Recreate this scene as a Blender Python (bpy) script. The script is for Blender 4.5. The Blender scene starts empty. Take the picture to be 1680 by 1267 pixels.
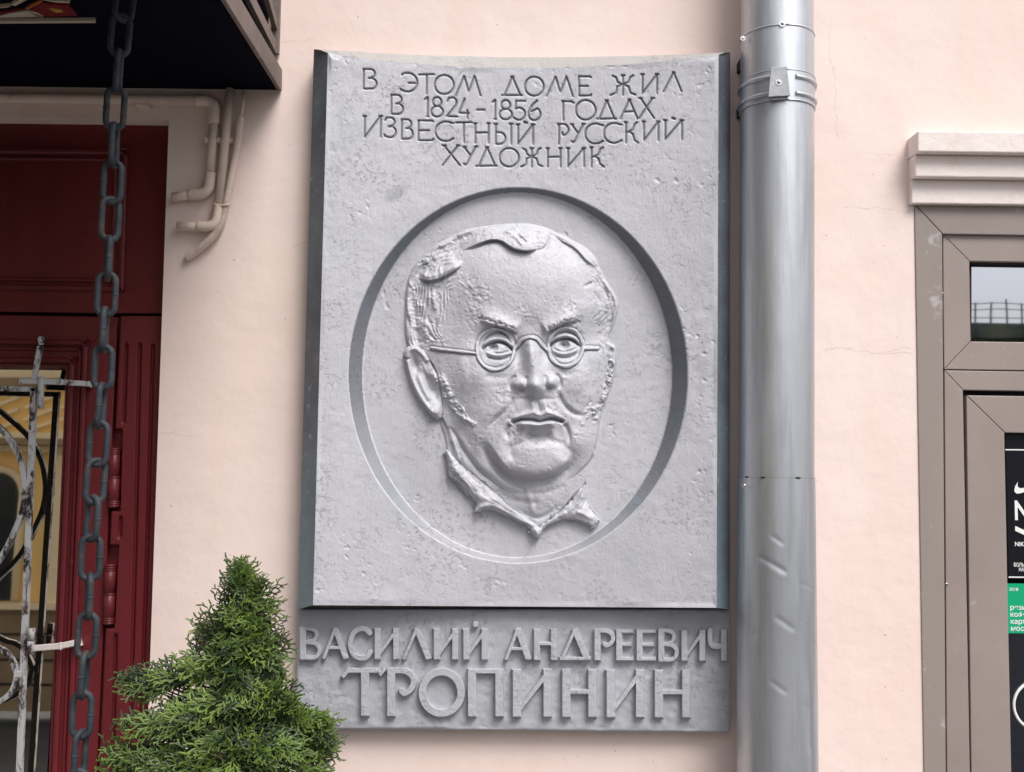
import bpy, bmesh, math, random
import numpy as np
from mathutils import Vector, Matrix

# ============================ camera, sky, sun, exposure ============================
R = math.radians
scene = bpy.context.scene
FPX, DIST, CAMZ = 1700.0, 2.56, 1.75           # focal length in photo pixels, metres to the wall, eye height
PITCH, ROLL = R(4.2), R(0.74)
cam_d = bpy.data.cameras.new("camera"); cam = bpy.data.objects.new("camera", cam_d)
scene.collection.objects.link(cam); scene.camera = cam
cam_d.sensor_fit = 'HORIZONTAL'; cam_d.sensor_width = 36; cam_d.lens = FPX/1680*36
cam_d.clip_start = .05; cam_d.clip_end = 500
_r0 = Vector((1, 0, 0)); _f = Vector((0, math.cos(PITCH), math.sin(PITCH))); _u0 = Vector((0, -math.sin(PITCH), math.cos(PITCH)))
_r = _r0*math.cos(ROLL)+_u0*math.sin(ROLL); _u = _u0*math.cos(ROLL)-_r0*math.sin(ROLL)
CAM = Vector((0, -DIST, CAMZ))
cam.matrix_world = Matrix(((_r.x, _u.x, -_f.x, CAM.x), (_r.y, _u.y, -_f.y, CAM.y), (_r.z, _u.z, -_f.z, CAM.z), (0, 0, 0, 1)))

world = bpy.data.worlds.new("World"); scene.world = world; world.use_nodes = True
wn = world.node_tree.nodes; wl = world.node_tree.links
bg = wn.get("Background") or wn.new("ShaderNodeBackground")
sky = wn.new("ShaderNodeTexSky"); sky.sky_type = 'NISHITA'; sky.sun_disc = False
SUN_EL, SUN_AZ = R(54), R(148)                 # azimuth clockwise from +Y: the light comes from in front of the wall, to the right
sky.sun_elevation = SUN_EL; sky.sun_rotation = SUN_AZ
sky.air_density = 1.0; sky.dust_density = 4.0; sky.ozone_density = 1.0
hsv = wn.new("ShaderNodeHueSaturation"); hsv.inputs["Saturation"].default_value = .35      # overcast: nearly grey sky
wl.new(sky.outputs[0], hsv.inputs["Color"]); wl.new(hsv.outputs[0], bg.inputs[0]); bg.inputs[1].default_value = .10
sun_d = bpy.data.lights.new("sun", 'SUN'); sun_d.energy = 1.75; sun_d.angle = R(28); sun_d.color = (1, .96, .92)
sun = bpy.data.objects.new("sun", sun_d); scene.collection.objects.link(sun)
_sd = Vector((math.sin(SUN_AZ)*math.cos(SUN_EL), math.cos(SUN_AZ)*math.cos(SUN_EL), math.sin(SUN_EL)))
sun.rotation_euler = _sd.to_track_quat('Z', 'Y').to_euler(); sun.location = (3, -6, 8)
scene.view_settings.view_transform = 'Standard'; scene.view_settings.look = 'None'
scene.view_settings.gamma = 1; scene.view_settings.use_curve_mapping = False
scene.view_settings.exposure = .74
try: scene.cycles.max_bounces = 8
except Exception: pass

# ============================ helpers ============================
def ray(px, py):
    px = np.asarray(px, float); py = np.asarray(py, float)
    a = (px-840)/FPX; b = -(py-633.5)/FPX
    return [_f[i]+_r[i]*a+_u[i]*b for i in range(3)]
def W(px, py, Y):
    """world point seen at a photo pixel on the upright plane Y (arrays allowed)"""
    d = ray(px, py); t = (np.asarray(Y, float)+DIST)/d[1]
    return np.stack([CAM[i]+d[i]*t for i in range(3)], -1)
def P(px, py, Y): return Vector(W(px, py, Y))
def PZ(px, py, z):
    d = ray(px, py); t = (z-CAM[2])/d[2]
    return Vector([float(CAM[i]+d[i]*t) for i in range(3)])

OFF = {}
def link(o): scene.collection.objects.link(o); return o
def tag(o, label=None, cat=None, group=None, kind=None):
    if label: o["label"] = label
    if cat: o["category"] = cat
    if group: o["group"] = group
    if kind: o["kind"] = kind
    return o
def thing(name, loc, label, cat, group=None):
    o = bpy.data.objects.new(name, None); o.location = loc; o.empty_display_size = .05; link(o)
    OFF[o.name] = Vector(loc); return tag(o, label, cat, group)
def put(name, me, mat, parent=None, smooth=False, origin=None):
    if mat: me.materials.append(mat)
    base = Vector((0, 0, 0))
    if parent is not None: base = OFF[parent.name]
    elif origin is not None: base = Vector(origin)
    if base.length: me.transform(Matrix.Translation(-base))
    if smooth:
        me.polygons.foreach_set("use_smooth", [True]*len(me.polygons))
    o = bpy.data.objects.new(name, me); link(o)
    if parent is not None: o.parent = parent
    else: o.location = base
    OFF[o.name] = base
    return o

class MB:
    def __init__(s): s.v = []; s.f = []; s.sm = []
    def add(s, V, Fs, smooth=False):
        n = len(s.v); s.v += [tuple(v) for v in V]
        for f in Fs: s.f.append([i+n for i in f]); s.sm.append(smooth)
        return s
    def prism(s, pts, y0, y1, bev=0.0):
        """outline of (x, z) world points pulled from front y0 back to y1"""
        bm = bmesh.new()
        vs = [bm.verts.new((x, y0, z)) for x, z in pts]; f = bm.faces.new(vs); bm.normal_update()
        if f.normal.y > 0: f.normal_flip()
        r = bmesh.ops.extrude_face_region(bm, geom=[f])
        for e in r['geom']:
            if isinstance(e, bmesh.types.BMVert): e.co.y = y1
        bmesh.ops.recalc_face_normals(bm, faces=bm.faces)
        if bev:
            es = [e for e in bm.edges if all(abs(v.co.y-y0) < 1e-6 for v in e.verts)]
            bmesh.ops.bevel(bm, geom=es, offset=bev, segments=2, affect='EDGES', profile=.5, clamp_overlap=True)
        s.bm(bm); return s
    def px(s, pts, y0, y1, bev=0.0):
        return s.prism([(q.x, q.z) for q in (P(x, y, y0) for x, y in pts)], y0, y1, bev)
    def bm(s, bm, smooth=False):
        bm.verts.index_update()
        s.add([v.co for v in bm.verts], [[v.index for v in f.verts] for f in bm.faces], smooth); bm.free(); return s
    def box(s, a, b, bev=0.0):
        bm = bmesh.new(); bmesh.ops.create_cube(bm, size=1)
        for v in bm.verts: v.co = Vector([(a[i]+b[i])/2+v.co[i]*(b[i]-a[i]) for i in range(3)])
        if bev: bmesh.ops.bevel(bm, geom=bm.edges[:], offset=bev, segments=2, affect='EDGES', profile=.5)
        s.bm(bm); return s
    def bar(s, a, b, w, h, up=(0, -1, 0), bev=0.0):
        """square bar between two points: w across, h along up"""
        a = Vector(a); b = Vector(b); d = (b-a); L = d.length; d.normalize()
        u = Vector(up); u = (u-d*u.dot(d)).normalized(); c = d.cross(u)
        bm = bmesh.new(); bmesh.ops.create_cube(bm, size=1)
        for v in bm.verts: v.co = a+d*(v.co.x+.5)*L+c*v.co.y*w+u*v.co.z*h
        if bev: bmesh.ops.bevel(bm, geom=bm.edges[:], offset=bev, segments=1, affect='EDGES')
        s.bm(bm); return s
    def tube(s, pts, r, n=14, closed=False, cap=True, sx=1.0, up=None):
        pts = [Vector(p) for p in pts]; N = len(pts)
        rr = r if hasattr(r, '__len__') else [r]*N
        T = []
        for i in range(N):
            a = pts[i-1] if (i > 0 or closed) else pts[i]; b = pts[(i+1) % N] if (i < N-1 or closed) else pts[i]
            T.append((b-a).normalized())
        ref = Vector(up) if up else (Vector((0, 0, 1)) if abs(T[0].z) < .9 else Vector((0, 1, 0)))
        u = (ref-T[0]*ref.dot(T[0])).normalized(); V = []
        for i in range(N):
            u = (u-T[i]*u.dot(T[i])).normalized(); w = T[i].cross(u)
            for k in range(n):
                a = 2*math.pi*k/n; V.append(pts[i]+(u*math.cos(a)+w*math.sin(a)*sx)*rr[i])
        Fs = []
        for i in range(N if closed else N-1):
            j = (i+1) % N
            for k in range(n): Fs.append([i*n+k, i*n+(k+1) % n, j*n+(k+1) % n, j*n+k])
        m = len(s.v); s.add(V, Fs, True)
        if cap and not closed:
            s.f.append([m+k for k in range(n)][::-1]); s.sm.append(False)
            s.f.append([m+(N-1)*n+k for k in range(n)]); s.sm.append(False)
        return s
    def ball(s, c, r, sx=1, sy=1, sz=1, seg=12):
        bm = bmesh.new(); bmesh.ops.create_uvsphere(bm, u_segments=seg, v_segments=seg*2//3, radius=r)
        for v in bm.verts: v.co = Vector((v.co.x*sx, v.co.y*sy, v.co.z*sz))+Vector(c)
        s.bm(bm, True); return s
    def build(s, name, mat, parent=None, origin=None):
        me = bpy.data.meshes.new(name); me.from_pydata(s.v, [], s.f)
        me.polygons.foreach_set("use_smooth", s.sm); me.update()
        return put(name, me, mat, parent, origin=origin)

def grid_mesh(name, V, keep=None, normals=None):
    """V: (rows, cols, 3) world points; rows run down the picture"""
    r, c = V.shape[:2]
    idx = np.arange(r*c).reshape(r, c)
    q = np.stack([idx[:-1, :-1], idx[1:, :-1], idx[1:, 1:], idx[:-1, 1:]], -1).reshape(-1, 4)
    if keep is not None: q = q[keep.reshape(-1)]
    used = np.unique(q); mp = np.full(r*c, -1, np.int64); mp[used] = np.arange(len(used)); q = mp[q]
    co = V.reshape(-1, 3)[used]
    me = bpy.data.meshes.new(name)
    me.vertices.add(len(co)); me.vertices.foreach_set("co", co.astype(np.float32).ravel())
    me.loops.add(q.size); me.loops.foreach_set("vertex_index", q.astype(np.int32).ravel())
    me.polygons.add(len(q)); me.polygons.foreach_set("loop_start", (np.arange(len(q))*4).astype(np.int32))
    me.polygons.foreach_set("loop_total", np.full(len(q), 4, np.int32))
    me.polygons.foreach_set("use_smooth", np.ones(len(q), bool))
    me.update(calc_edges=True); me.validate()
    if normals is not None:
        me.normals_split_custom_set_from_vertices(normals.reshape(-1, 3)[used].tolist())
    return me

# ---------- materials ----------
def nodes(name):
    m = bpy.data.materials.new(name); m.use_nodes = True; nt = m.node_tree
    b = nt.nodes["Principled BSDF"]; return m, nt, b
def N(nt, t, **k):
    n = nt.nodes.new(t)
    for a, v in k.items(): setattr(n, a, v)
    return n
def tex(nt, co, scale, detail=4, rough=.55, dist=0.0, stretch=None):
    n = N(nt, "ShaderNodeTexNoise"); n.inputs["Scale"].default_value = scale; n.inputs["Detail"].default_value = detail
    n.inputs["Roughness"].default_value = rough; n.inputs["Distortion"].default_value = dist
    if stretch:
        mp = N(nt, "ShaderNodeMapping"); mp.inputs["Scale"].default_value = stretch
        nt.links.new(co, mp.inputs[0]); nt.links.new(mp.outputs[0], n.inputs["Vector"])
    else: nt.links.new(co, n.inputs["Vector"])
    return n.outputs[0]
def ramp(nt, fac, a, b, c0=(0, 0, 0, 1), c1=(1, 1, 1, 1)):
    n = N(nt, "ShaderNodeValToRGB"); n.color_ramp.elements[0].position = a; n.color_ramp.elements[1].position = b
    n.color_ramp.elements[0].color = c0; n.color_ramp.elements[1].color = c1
    nt.links.new(fac, n.inputs[0]); return n.outputs[0]
def mix(nt, fac, a, b, mode='MIX'):
    n = N(nt, "ShaderNodeMix", data_type='RGBA', blend_type=mode)
    for s, v in ((n.inputs[0], fac), (n.inputs[6], a), (n.inputs[7], b)):
        if hasattr(v, 'is_linked') or hasattr(v, 'links'): nt.links.new(v, s)
        elif isinstance(v, (int, float)): s.default_value = v
        else: s.default_value = (*v, 1) if len(v) == 3 else v
    return n.outputs[2]
def mth(nt, op, a, b=None, clamp=False):
    n = N(nt, "ShaderNodeMath", operation=op, use_clamp=clamp)
    for i, v in enumerate((a, b)):
        if v is None: continue
        if isinstance(v, (int, float)): n.inputs[i].default_value = v
        else: nt.links.new(v, n.inputs[i])
    return n.outputs[0]
def coords(nt): return N(nt, "ShaderNodeTexCoord").outputs["Object"]
def bump(nt, b, h, dist, strength=1.0, prev=None):
    n = N(nt, "ShaderNodeBump"); n.inputs["Distance"].default_value = dist; n.inputs["Strength"].default_value = strength
    nt.links.new(h, n.inputs["Height"])
    if prev: nt.links.new(prev, n.inputs["Normal"])
    nt.links.new(n.outputs[0], b.inputs["Normal"]); return n.outputs[0]
def plain(name, col, rough=.5, metal=0.0, var=.12, vscale=6, bdist=.0008, bscale=60, spec=.5, stretch=None, dirt=None, dscale=8, dlim=(.55, .7), rnd=False):
    m, nt, b = nodes(name); co = coords(nt)
    if rnd:
        va = N(nt, "ShaderNodeVectorMath", operation='ADD'); oi = N(nt, "ShaderNodeObjectInfo")
        nt.links.new(co, va.inputs[0]); nt.links.new(oi.outputs["Location"], va.inputs[1]); co = va.outputs[0]
    n = tex(nt, co, vscale, 5, .6, 0, stretch)
    lo = tuple(c*(1-var) for c in col); hi = tuple(min(1, c*(1+var)) for c in col)
    c = ramp(nt, n, .3, .7, (*lo, 1), (*hi, 1))
    if dirt is not None:
        c = mix(nt, ramp(nt, tex(nt, co, dscale, 8, .65), *dlim), c, dirt)
    nt.links.new(c, b.inputs["Base Color"])
    b.inputs["Roughness"].default_value = rough; b.inputs["Metallic"].default_value = metal
    b.inputs["Specular IOR Level"].default_value = spec
    if bdist: bump(nt, b, tex(nt, co, bscale, 6, .6), bdist)
    return m

RELIEF = .92
DOOR_TILT = 2.0
OPP_Y, OPP_S = -6.7, .52
OPP_B, OPP_C, OPP_Z1 = .87, 2.25, 4.1
OPP_AX, OPP_AS = -4.62, 1.15
RB_H = 4.22
BUMPD = .0030
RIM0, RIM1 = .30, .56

# ============================ materials ============================
def m_stucco():
    m, nt, b = nodes("pink_stucco"); co = coords(nt)
    n = tex(nt, co, 1.3, 4, .55)
    c = ramp(nt, n, .3, .72, (.79, .632, .575, 1), (.825, .695, .655, 1))
    c = mix(nt, mth(nt, 'MULTIPLY', ramp(nt, tex(nt, co, 1.0, 6, .6, 0, (5, 5, .7)), .5, .75), .28), c, (.72, .50, .40))      # faint rain streaks
    c = mix(nt, mth(nt, 'MULTIPLY', ramp(nt, tex(nt, co, 3.1, 5, .6), .52, .7), .35), c, (.86, .77, .73))         # lighter patching
    spk = ramp(nt, tex(nt, co, 75, 2, .5), .735, .75)
    c = mix(nt, mth(nt, 'MULTIPLY', spk, .6), c, (.30, .20, .17))
    sep = N(nt, "ShaderNodeSeparateXYZ"); nt.links.new(co, sep.inputs[0])
    wob = mth(nt, 'MULTIPLY', mth(nt, 'SUBTRACT', tex(nt, co, 9, 5, .7), .5), .06)
    crack = None
    for (x0, y0, x1, y1, wd) in CRACKS:
        a = P(x0, y0, 0); q = P(x1, y1, 0); L = (q-a).length
        dx, dz = (q.x-a.x)/L, (q.z-a.z)/L
        px = mth(nt, 'SUBTRACT', sep.outputs[0], a.x); pz = mth(nt, 'SUBTRACT', sep.outputs[2], a.z)
        t = mth(nt, 'ADD', mth(nt, 'MULTIPLY', px, dx), mth(nt, 'MULTIPLY', pz, dz))
        s_ = mth(nt, 'ADD', mth(nt, 'SUBTRACT', mth(nt, 'MULTIPLY', px, -dz), mth(nt, 'MULTIPLY', pz, -dx)), wob)
        line = mth(nt, 'LESS_THAN', mth(nt, 'ABSOLUTE', s_), wd)
        k = mth(nt, 'MULTIPLY', mth(nt, 'MULTIPLY', line, mth(nt, 'GREATER_THAN', t, 0)), mth(nt, 'LESS_THAN', t, L))
        crack = k if crack is None else mth(nt, 'MAXIMUM', crack, k)
    c = mix(nt, mth(nt, 'MULTIPLY', crack, .35), c, (.45, .30, .24))
    nt.links.new(c, b.inputs["Base Color"]); b.inputs["Roughness"].default_value = .8
    b.inputs["Specular IOR Level"].default_value = .25
    h = mth(nt, 'ADD', mth(nt, 'MULTIPLY', tex(nt, co, 5, 3, .5), 1.0), mth(nt, 'MULTIPLY', tex(nt, co, 70, 6, .65), .09))
    bump(nt, b, h, .006); return m
CRACKS = [(1350, 572, 1500, 580, .0012), (1440, 575, 1500, 570, .001), (1440, 252, 1488, 262, .0008), (1385, 340, 1498, 345, .0008), (480, 402, 514, 398, .0008),
          (1360, 40, 1375, 230, .0008), (440, 75, 514, 62, .0007), (255, 712, 330, 716, .001), (560, 10, 600, 78, .0006)]

def m_silver(name, base=(.515, .518, .562), patina=.0, dark=1.0, metal=.10, rimmix=None, smear=None):
    m, nt, b = nodes(name); co = coords(nt)
    base = tuple(x*dark for x in base)
    n = tex(nt, co, 5, 6, .6)
    c = ramp(nt, n, .3, .7, tuple(x*.93 for x in base)+(1,), tuple(min(1, x*1.06) for x in base)+(1,))
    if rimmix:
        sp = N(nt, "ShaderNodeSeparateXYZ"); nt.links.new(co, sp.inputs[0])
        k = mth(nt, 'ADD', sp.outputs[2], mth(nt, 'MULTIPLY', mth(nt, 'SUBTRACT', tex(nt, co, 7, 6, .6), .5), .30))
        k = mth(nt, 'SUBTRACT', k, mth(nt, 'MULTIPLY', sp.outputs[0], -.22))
        c = mix(nt, ramp(nt, k, rimmix[0], rimmix[1]), (.37, .37, .395), c)  # rim shade put into the colour: dark at top and right, paler below
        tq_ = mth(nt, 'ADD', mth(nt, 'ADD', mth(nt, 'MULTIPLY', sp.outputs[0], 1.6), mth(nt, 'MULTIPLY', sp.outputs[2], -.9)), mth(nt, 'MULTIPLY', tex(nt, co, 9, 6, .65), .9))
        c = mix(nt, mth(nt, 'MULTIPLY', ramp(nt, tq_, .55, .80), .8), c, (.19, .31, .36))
    # thin worn places where the blue-grey undercoat shows
    w = ramp(nt, tex(nt, co, 17, 9, .72, .4), .63-patina*.3, .76-patina*.2)
    c = mix(nt, mth(nt, 'MULTIPLY', w, .16+patina*.6), c, (.22, .27, .31))
    st = ramp(nt, tex(nt, co, 9, 6, .65, 0, (1, 1, .22)), .52, .75)
    c = mix(nt, mth(nt, 'MULTIPLY', st, .16), c, tuple(x*.62 for x in base))
    t = ramp(nt, tex(nt, co, 3.2, 3, .5), .56-patina*.15, .72)
    c = mix(nt, mth(nt, 'MULTIPLY', t, .08+patina*.55), c, (.15, .24, .29))
    if smear:
        sp2 = N(nt, "ShaderNodeSeparateXYZ"); nt.links.new(co, sp2.inputs[0]); o_ = P(850, 1100, 0)
        for (ax, ay, bx, by, wd, k_) in smear:
            A = P(ax, ay, -.08)-o_; B = P(bx, by, -.08)-o_; L_ = (B-A).length; ux, uz = (B.x-A.x)/L_, (B.z-A.z)/L_
            dx_ = mth(nt, 'SUBTRACT', sp2.outputs[0], (A.x+B.x)/2); dz_ = mth(nt, 'SUBTRACT', sp2.outputs[2], (A.z+B.z)/2)
            al = mth(nt, 'DIVIDE', mth(nt, 'ADD', mth(nt, 'MULTIPLY', dx_, ux), mth(nt, 'MULTIPLY', dz_, uz)), L_/2)
            ac = mth(nt, 'DIVIDE', mth(nt, 'SUBTRACT', mth(nt, 'MULTIPLY', dx_, uz), mth(nt, 'MULTIPLY', dz_, ux)), wd)
            e_ = mth(nt, 'ADD', mth(nt, 'ADD', mth(nt, 'MULTIPLY', al, al), mth(nt, 'MULTIPLY', ac, ac)), mth(nt, 'MULTIPLY', tex(nt, co, 18, 6, .65), .9))
            c = mix(nt, mth(nt, 'MULTIPLY', ramp(nt, e_, .25, 1.3, (1, 1, 1, 1), (0, 0, 0, 1)), k_), c, (.24, .25, .28))
    pits = ramp(nt, tex(nt, co, 120, 3, .6), .70, .76)
    zone = ramp(nt, tex(nt, co, 9, 4, .6), .48, .62)
    pz = mth(nt, 'MULTIPLY', pits, zone)
    c = mix(nt, mth(nt, 'MULTIPLY', pz, .45), c, (.20, .21, .23))
    nt.links.new(c, b.inputs["Base Color"]); b.inputs["Metallic"].default_value = metal
    r = mth(nt, 'ADD', mth(nt, 'MULTIPLY', tex(nt, co, 25, 4, .6),   .2), .50); b.inputs["Specular IOR Level"].default_value = .25; nt.links.new(r, b.inputs["Roughness"])
    # brushed, pitted paint over a rough casting
    fl = mth(nt, 'MULTIPLY', mth(nt, 'MULTIPLY', ramp(nt, tex(nt, co, 95, 6, .7, .25), .545, .61), mth(nt, 'ADD', mth(nt, 'MULTIPLY', zone, .7), .22)), -.5)
    h = mth(nt, 'ADD', mth(nt, 'ADD', mth(nt, 'MULTIPLY', tex(nt, co, 30, 7, .62), .9), fl), mth(nt, 'MULTIPLY', tex(nt, co, 170, 4, .6, 0, (1, 1, .3)), .4))
    bump(nt, b, h, BUMPD, .8); return m

def m_dark_teal():
    m, nt, b = nodes("dark_teal_edge_paint"); co = coords(nt)
    sep = N(nt, "ShaderNodeSeparateXYZ"); nt.links.new(co, sep.inputs[0])
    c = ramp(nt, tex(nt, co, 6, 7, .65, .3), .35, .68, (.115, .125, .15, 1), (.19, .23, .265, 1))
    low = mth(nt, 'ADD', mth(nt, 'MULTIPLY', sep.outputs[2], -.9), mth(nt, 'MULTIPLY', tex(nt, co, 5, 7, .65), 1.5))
    c = mix(nt, ramp(nt, low, .05, .75), c, (.20, .28, .335))  # dark blue-grey mixed towards teal in the lower part
    c = mix(nt, mth(nt, 'MULTIPLY', ramp(nt, tex(nt, co, 40, 6, .7), .62, .70), .8), c, (.42, .43, .46))
    nt.links.new(c, b.inputs["Base Color"]); b.inputs["Roughness"].default_value = .5; b.inputs["Metallic"].default_value = .2
    bump(nt, b, tex(nt, co, 55, 7, .65), .002); return m

def m_zinc():
    m, nt, b = nodes("galvanised_sheet"); co = coords(nt)
    n = tex(nt, co, 8, 5, .6, 0, (1, 1, .12))
    c = ramp(nt, n, .3, .7, (.48, .50, .54, 1), (.66, .68, .72, 1))
    c = mix(nt, mth(nt, 'MULTIPLY', ramp(nt, tex(nt, co, 6, 6, .65), .52, .66), .45), c, (.50, .52, .56))
    c = mix(nt, mth(nt, 'MULTIPLY', ramp(nt, tex(nt, co, 26, 7, .7, 0, (1, 1, .07)), .48, .68), .6), c, (.33, .35, .38))
    c = mix(nt, ramp(nt, tex(nt, co, 130, 3, .5), .73, .75), c, (.75, .76, .78))
    nt.links.new(c, b.inputs["Base Color"]); b.inputs["Metallic"].default_value = .8
    r = mth(nt, 'ADD', mth(nt, 'MULTIPLY', tex(nt, co, 14, 5, .6, 0, (1, 1, .2)),   .26), .30); nt.links.new(r, b.inputs["Roughness"])
    bump(nt, b, tex(nt, co, 7, 5, .55, 0, (1, 1, .25)), .0055, .6); return m

def m_flaky():
    m, nt, b = nodes("flaking_white_paint_on_iron"); co = coords(nt)
    f = ramp(nt, tex(nt, co, 26, 9, .75, .4, (1, 1, .45)), .50, .56)
    rust = ramp(nt, tex(nt, co, 20, 5, .6), .45, .65, (.022, .020, .024, 1), (.13, .050, .028, 1))
    c = mix(nt, f, (.56, .56, .57), rust)
    geo = N(nt, "ShaderNodeNewGeometry"); sp = N(nt, "ShaderNodeSeparateXYZ"); nt.links.new(geo.outputs["True Normal"], sp.inputs[0])
    c = mix(nt, ramp(nt, sp.outputs[1], .25, .3), c, (.014, .012, .014))          # back faces near black: their lack of light put into the colour
    nt.links.new(c, b.inputs["Base Color"]); b.inputs["Roughness"].default_value = .65
    bump(nt, b, f, .0014, .8); b.inputs["Specular IOR Level"].default_value = .3
    return m

def m_glass(name, tint, rough=.02):
    m, nt, b = nodes(name); co = coords(nt)
    b.inputs["Base Color"].default_value = (*tint, 1); b.inputs["Metallic"].default_value = 1; b.inputs["Roughness"].default_value = rough
    bump(nt, b, tex(nt, co, 3, 2, .5), .0006, .5); return m

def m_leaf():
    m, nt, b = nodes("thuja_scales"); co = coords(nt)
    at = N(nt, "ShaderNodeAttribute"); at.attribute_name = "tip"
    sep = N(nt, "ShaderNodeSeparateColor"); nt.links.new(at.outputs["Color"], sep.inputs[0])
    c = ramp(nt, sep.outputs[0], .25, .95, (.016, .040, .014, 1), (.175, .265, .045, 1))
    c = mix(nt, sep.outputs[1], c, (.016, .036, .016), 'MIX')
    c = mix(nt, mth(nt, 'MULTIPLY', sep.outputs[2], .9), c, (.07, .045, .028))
    nt.links.new(c, b.inputs["Base Color"]); b.inputs["Roughness"].default_value = .45
    tr = N(nt, "ShaderNodeBsdfTranslucent"); nt.links.new(c, tr.inputs[0])
    mx = N(nt, "ShaderNodeMixShader"); mx.inputs[0].default_value = .22
    out = [n for n in nt.nodes if n.type == 'OUTPUT_MATERIAL'][0]
    nt.links.new(b.outputs[0], mx.inputs[1]); nt.links.new(tr.outputs[0], mx.inputs[2]); nt.links.new(mx.outputs[0], out.inputs[0])
    return m

M = dict(
    warm_grey=m_silver("warm_grey_top_paint", (.40, .385, .375)),  # top chamfer in a warm grey darker than the slab
    stucco=m_stucco(), silver=m_silver("silver_paint", smear=((622, 338, 680, 298, .026, .62), (560, 150, 566, 250, .012, .22), (1150, 500, 1146, 700, .02, .25), (620, 255, 700, 262, .012, .2), (905, 640, 870, 600, .02, .3))), silver_rim=m_silver("shaded_rim_paint", (.20, .21, .24), patina=.30, rimmix=(RIM0, RIM1)), engraved=m_silver("dark_groove_grey", (.26, .265, .29), metal=0), plate=m_silver("silver_paint_plate", (.42, .43, .47)),
    letter=m_silver("silver_paint_letters", (.465, .47, .505)), edge=m_dark_teal(), zinc=m_zinc(), flaky=m_flaky(),
    red=plain("dark_red_door_paint", (.135, .015, .020), .42, 0, .22, 5, .0014, 30, .4, stretch=(1, 1, .12), dirt=(.24, .055, .05), dscale=26, dlim=(.66, .74)),
    frame=plain("brown_coated_aluminium", (.300, .250, .228), .5, .0, .10, 3, .0003, 120, .4, dirt=(.42, .39, .38), dscale=22, dlim=(.66, .74)),
    frame2=plain("brown_lining_sheet", (.28, .238, .217), .5, .0, .08, 4, .0005, 60, .4, stretch=(1, 1, .3), dirt=(.46, .45, .45), dscale=13, dlim=(.60, .70)),
    cornice=plain("white_painted_stone", (.80, .72, .69), .75, 0, .05, 5, .002, 40, .25, dirt=(.66, .50, .42), dscale=9, dlim=(.6, .8)),
    conduit=plain("painted_conduit", (.74, .60, .52), .55, 0, .08, 12, .0008, 50, .35, dirt=(.35, .26, .21), dscale=20, dlim=(.62, .75)),
    chain=plain("weathered_iron", (.036, .044, .056), .62, .25, .3, 30, .0012, 130, .4, dirt=(.085, .065, .055), dscale=38, dlim=(.52, .68), rnd=True),
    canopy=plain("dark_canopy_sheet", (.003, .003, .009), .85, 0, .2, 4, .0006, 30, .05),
    rail=plain("brown_steel_rail", (.17, .135, .12), .5, .2, .2, 12, .001, 60, .4, dirt=(.30, .25, .22), dscale=10, dlim=(.58, .7)),
    dglass=m_glass("door_glass", (.96, .91, .80)), sglass=m_glass("shop_glass", (.50, .51, .56)), pglass=m_glass("shop_door_glass", (.13, .14, .17)),
    black=plain("black_print", (.008, .008, .012), .25, 0, .1, 5, 0), white=plain("white_print", (.80, .82, .80), .4, 0, .02, 5, 0),
    green=plain("green_print", (.0, .36, .17), .4, 0, .05, 5, 0), gap=plain("dark_gap", (.012, .010, .014), .8, 0, .1, 5, 0),
    clip=plain("dull_zinc_clip", (.33, .34, .365), .6, .5, .15, 20, .001, 60),
    screw=plain("zinc_screw", (.55, .56, .58), .3, .9, .1, 30, 0), leaf=m_leaf(),
    bark=plain("grey_bark", (.050, .042, .040), .9, 0, .3, 20, .004, 60, .2, stretch=(1, 1, .2)),
    paving=plain("grey_paving", (.16, .155, .15), .85, 0, .15, 4, .002, 40), asphalt=plain("asphalt", (.06, .06, .062), .9, 0, .2, 6, .003, 80),
    kerb=plain("granite_kerb", (.22, .21, .20), .8, 0, .15, 20, .002, 60),
    ochre=plain("ochre_stucco", (.86, .60, .235), .85, 0, .06, 2, .002, 20), ochre2=plain("pale_stone_trim", (.82, .70, .46), .85, 0, .06, 3, .002, 20),
    rust_stone=plain("brown_rusticated_stone", (.27, .20, .12), .9, 0, .2, 3, .004, 10), dkwin=plain("dark_window", (.015, .016, .020), .15, 0, .1, 3, 0),
    iron=plain("black_iron", (.016, .016, .018), .6, .3, .2, 20, 0),
    olive=plain("dark_mossy_stone", (.13, .145, .115), .9, 0, .4, 2.5, .004, 10, dirt=(.26, .27, .17), dscale=1.2, dlim=(.5, .6)),
    pot=plain("grey_concrete_pot", (.22, .21, .20), .85, 0, .1, 8, .002, 50), soil=plain("soil", (.03, .022, .016), .95, 0, .3, 20, .006, 60),
    sg_red=plain("stained_red", (.16, .018, .022), .3, 0, .1, 5, 0), sg_orange=plain("stained_orange", (.38, .11, .04), .3, 0, .1, 5, 0),
    sg_cream=plain("stained_cream", (.50, .45, .36), .3, 0, .1, 5, 0), sg_gold=plain("stained_gold", (.45, .25, .06), .3, 0, .1, 5, 0),
)

# ---------- height-field sculpting (units: half photograph-pixels of the plaque) ----------
def smooth_path(pts, n=8, closed=False):
    P = np.array(pts, float)
    if len(P) < 3: return P
    out = []
    N = len(P)
    rng = range(N) if closed else range(N-1)
    for i in rng:
        if closed:
            p0, p1, p2, p3 = P[(i-1) % N], P[i], P[(i+1) % N], P[(i+2) % N]
        else:
            p0 = P[i-1] if i > 0 else 2*P[0]-P[1]
            p1, p2 = P[i], P[i+1]
            p3 = P[i+2] if i+2 < N else 2*P[-1]-P[-2]
        for k in range(n):
            t = k/n
            out.append(0.5*((2*p1)+(-p0+p2)*t+(2*p0-5*p1+4*p2-p3)*t*t+(-p0+3*p1-3*p2+p3)*t**3))
    if not closed: out.append(P[-1])
    return np.array(out)

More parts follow.
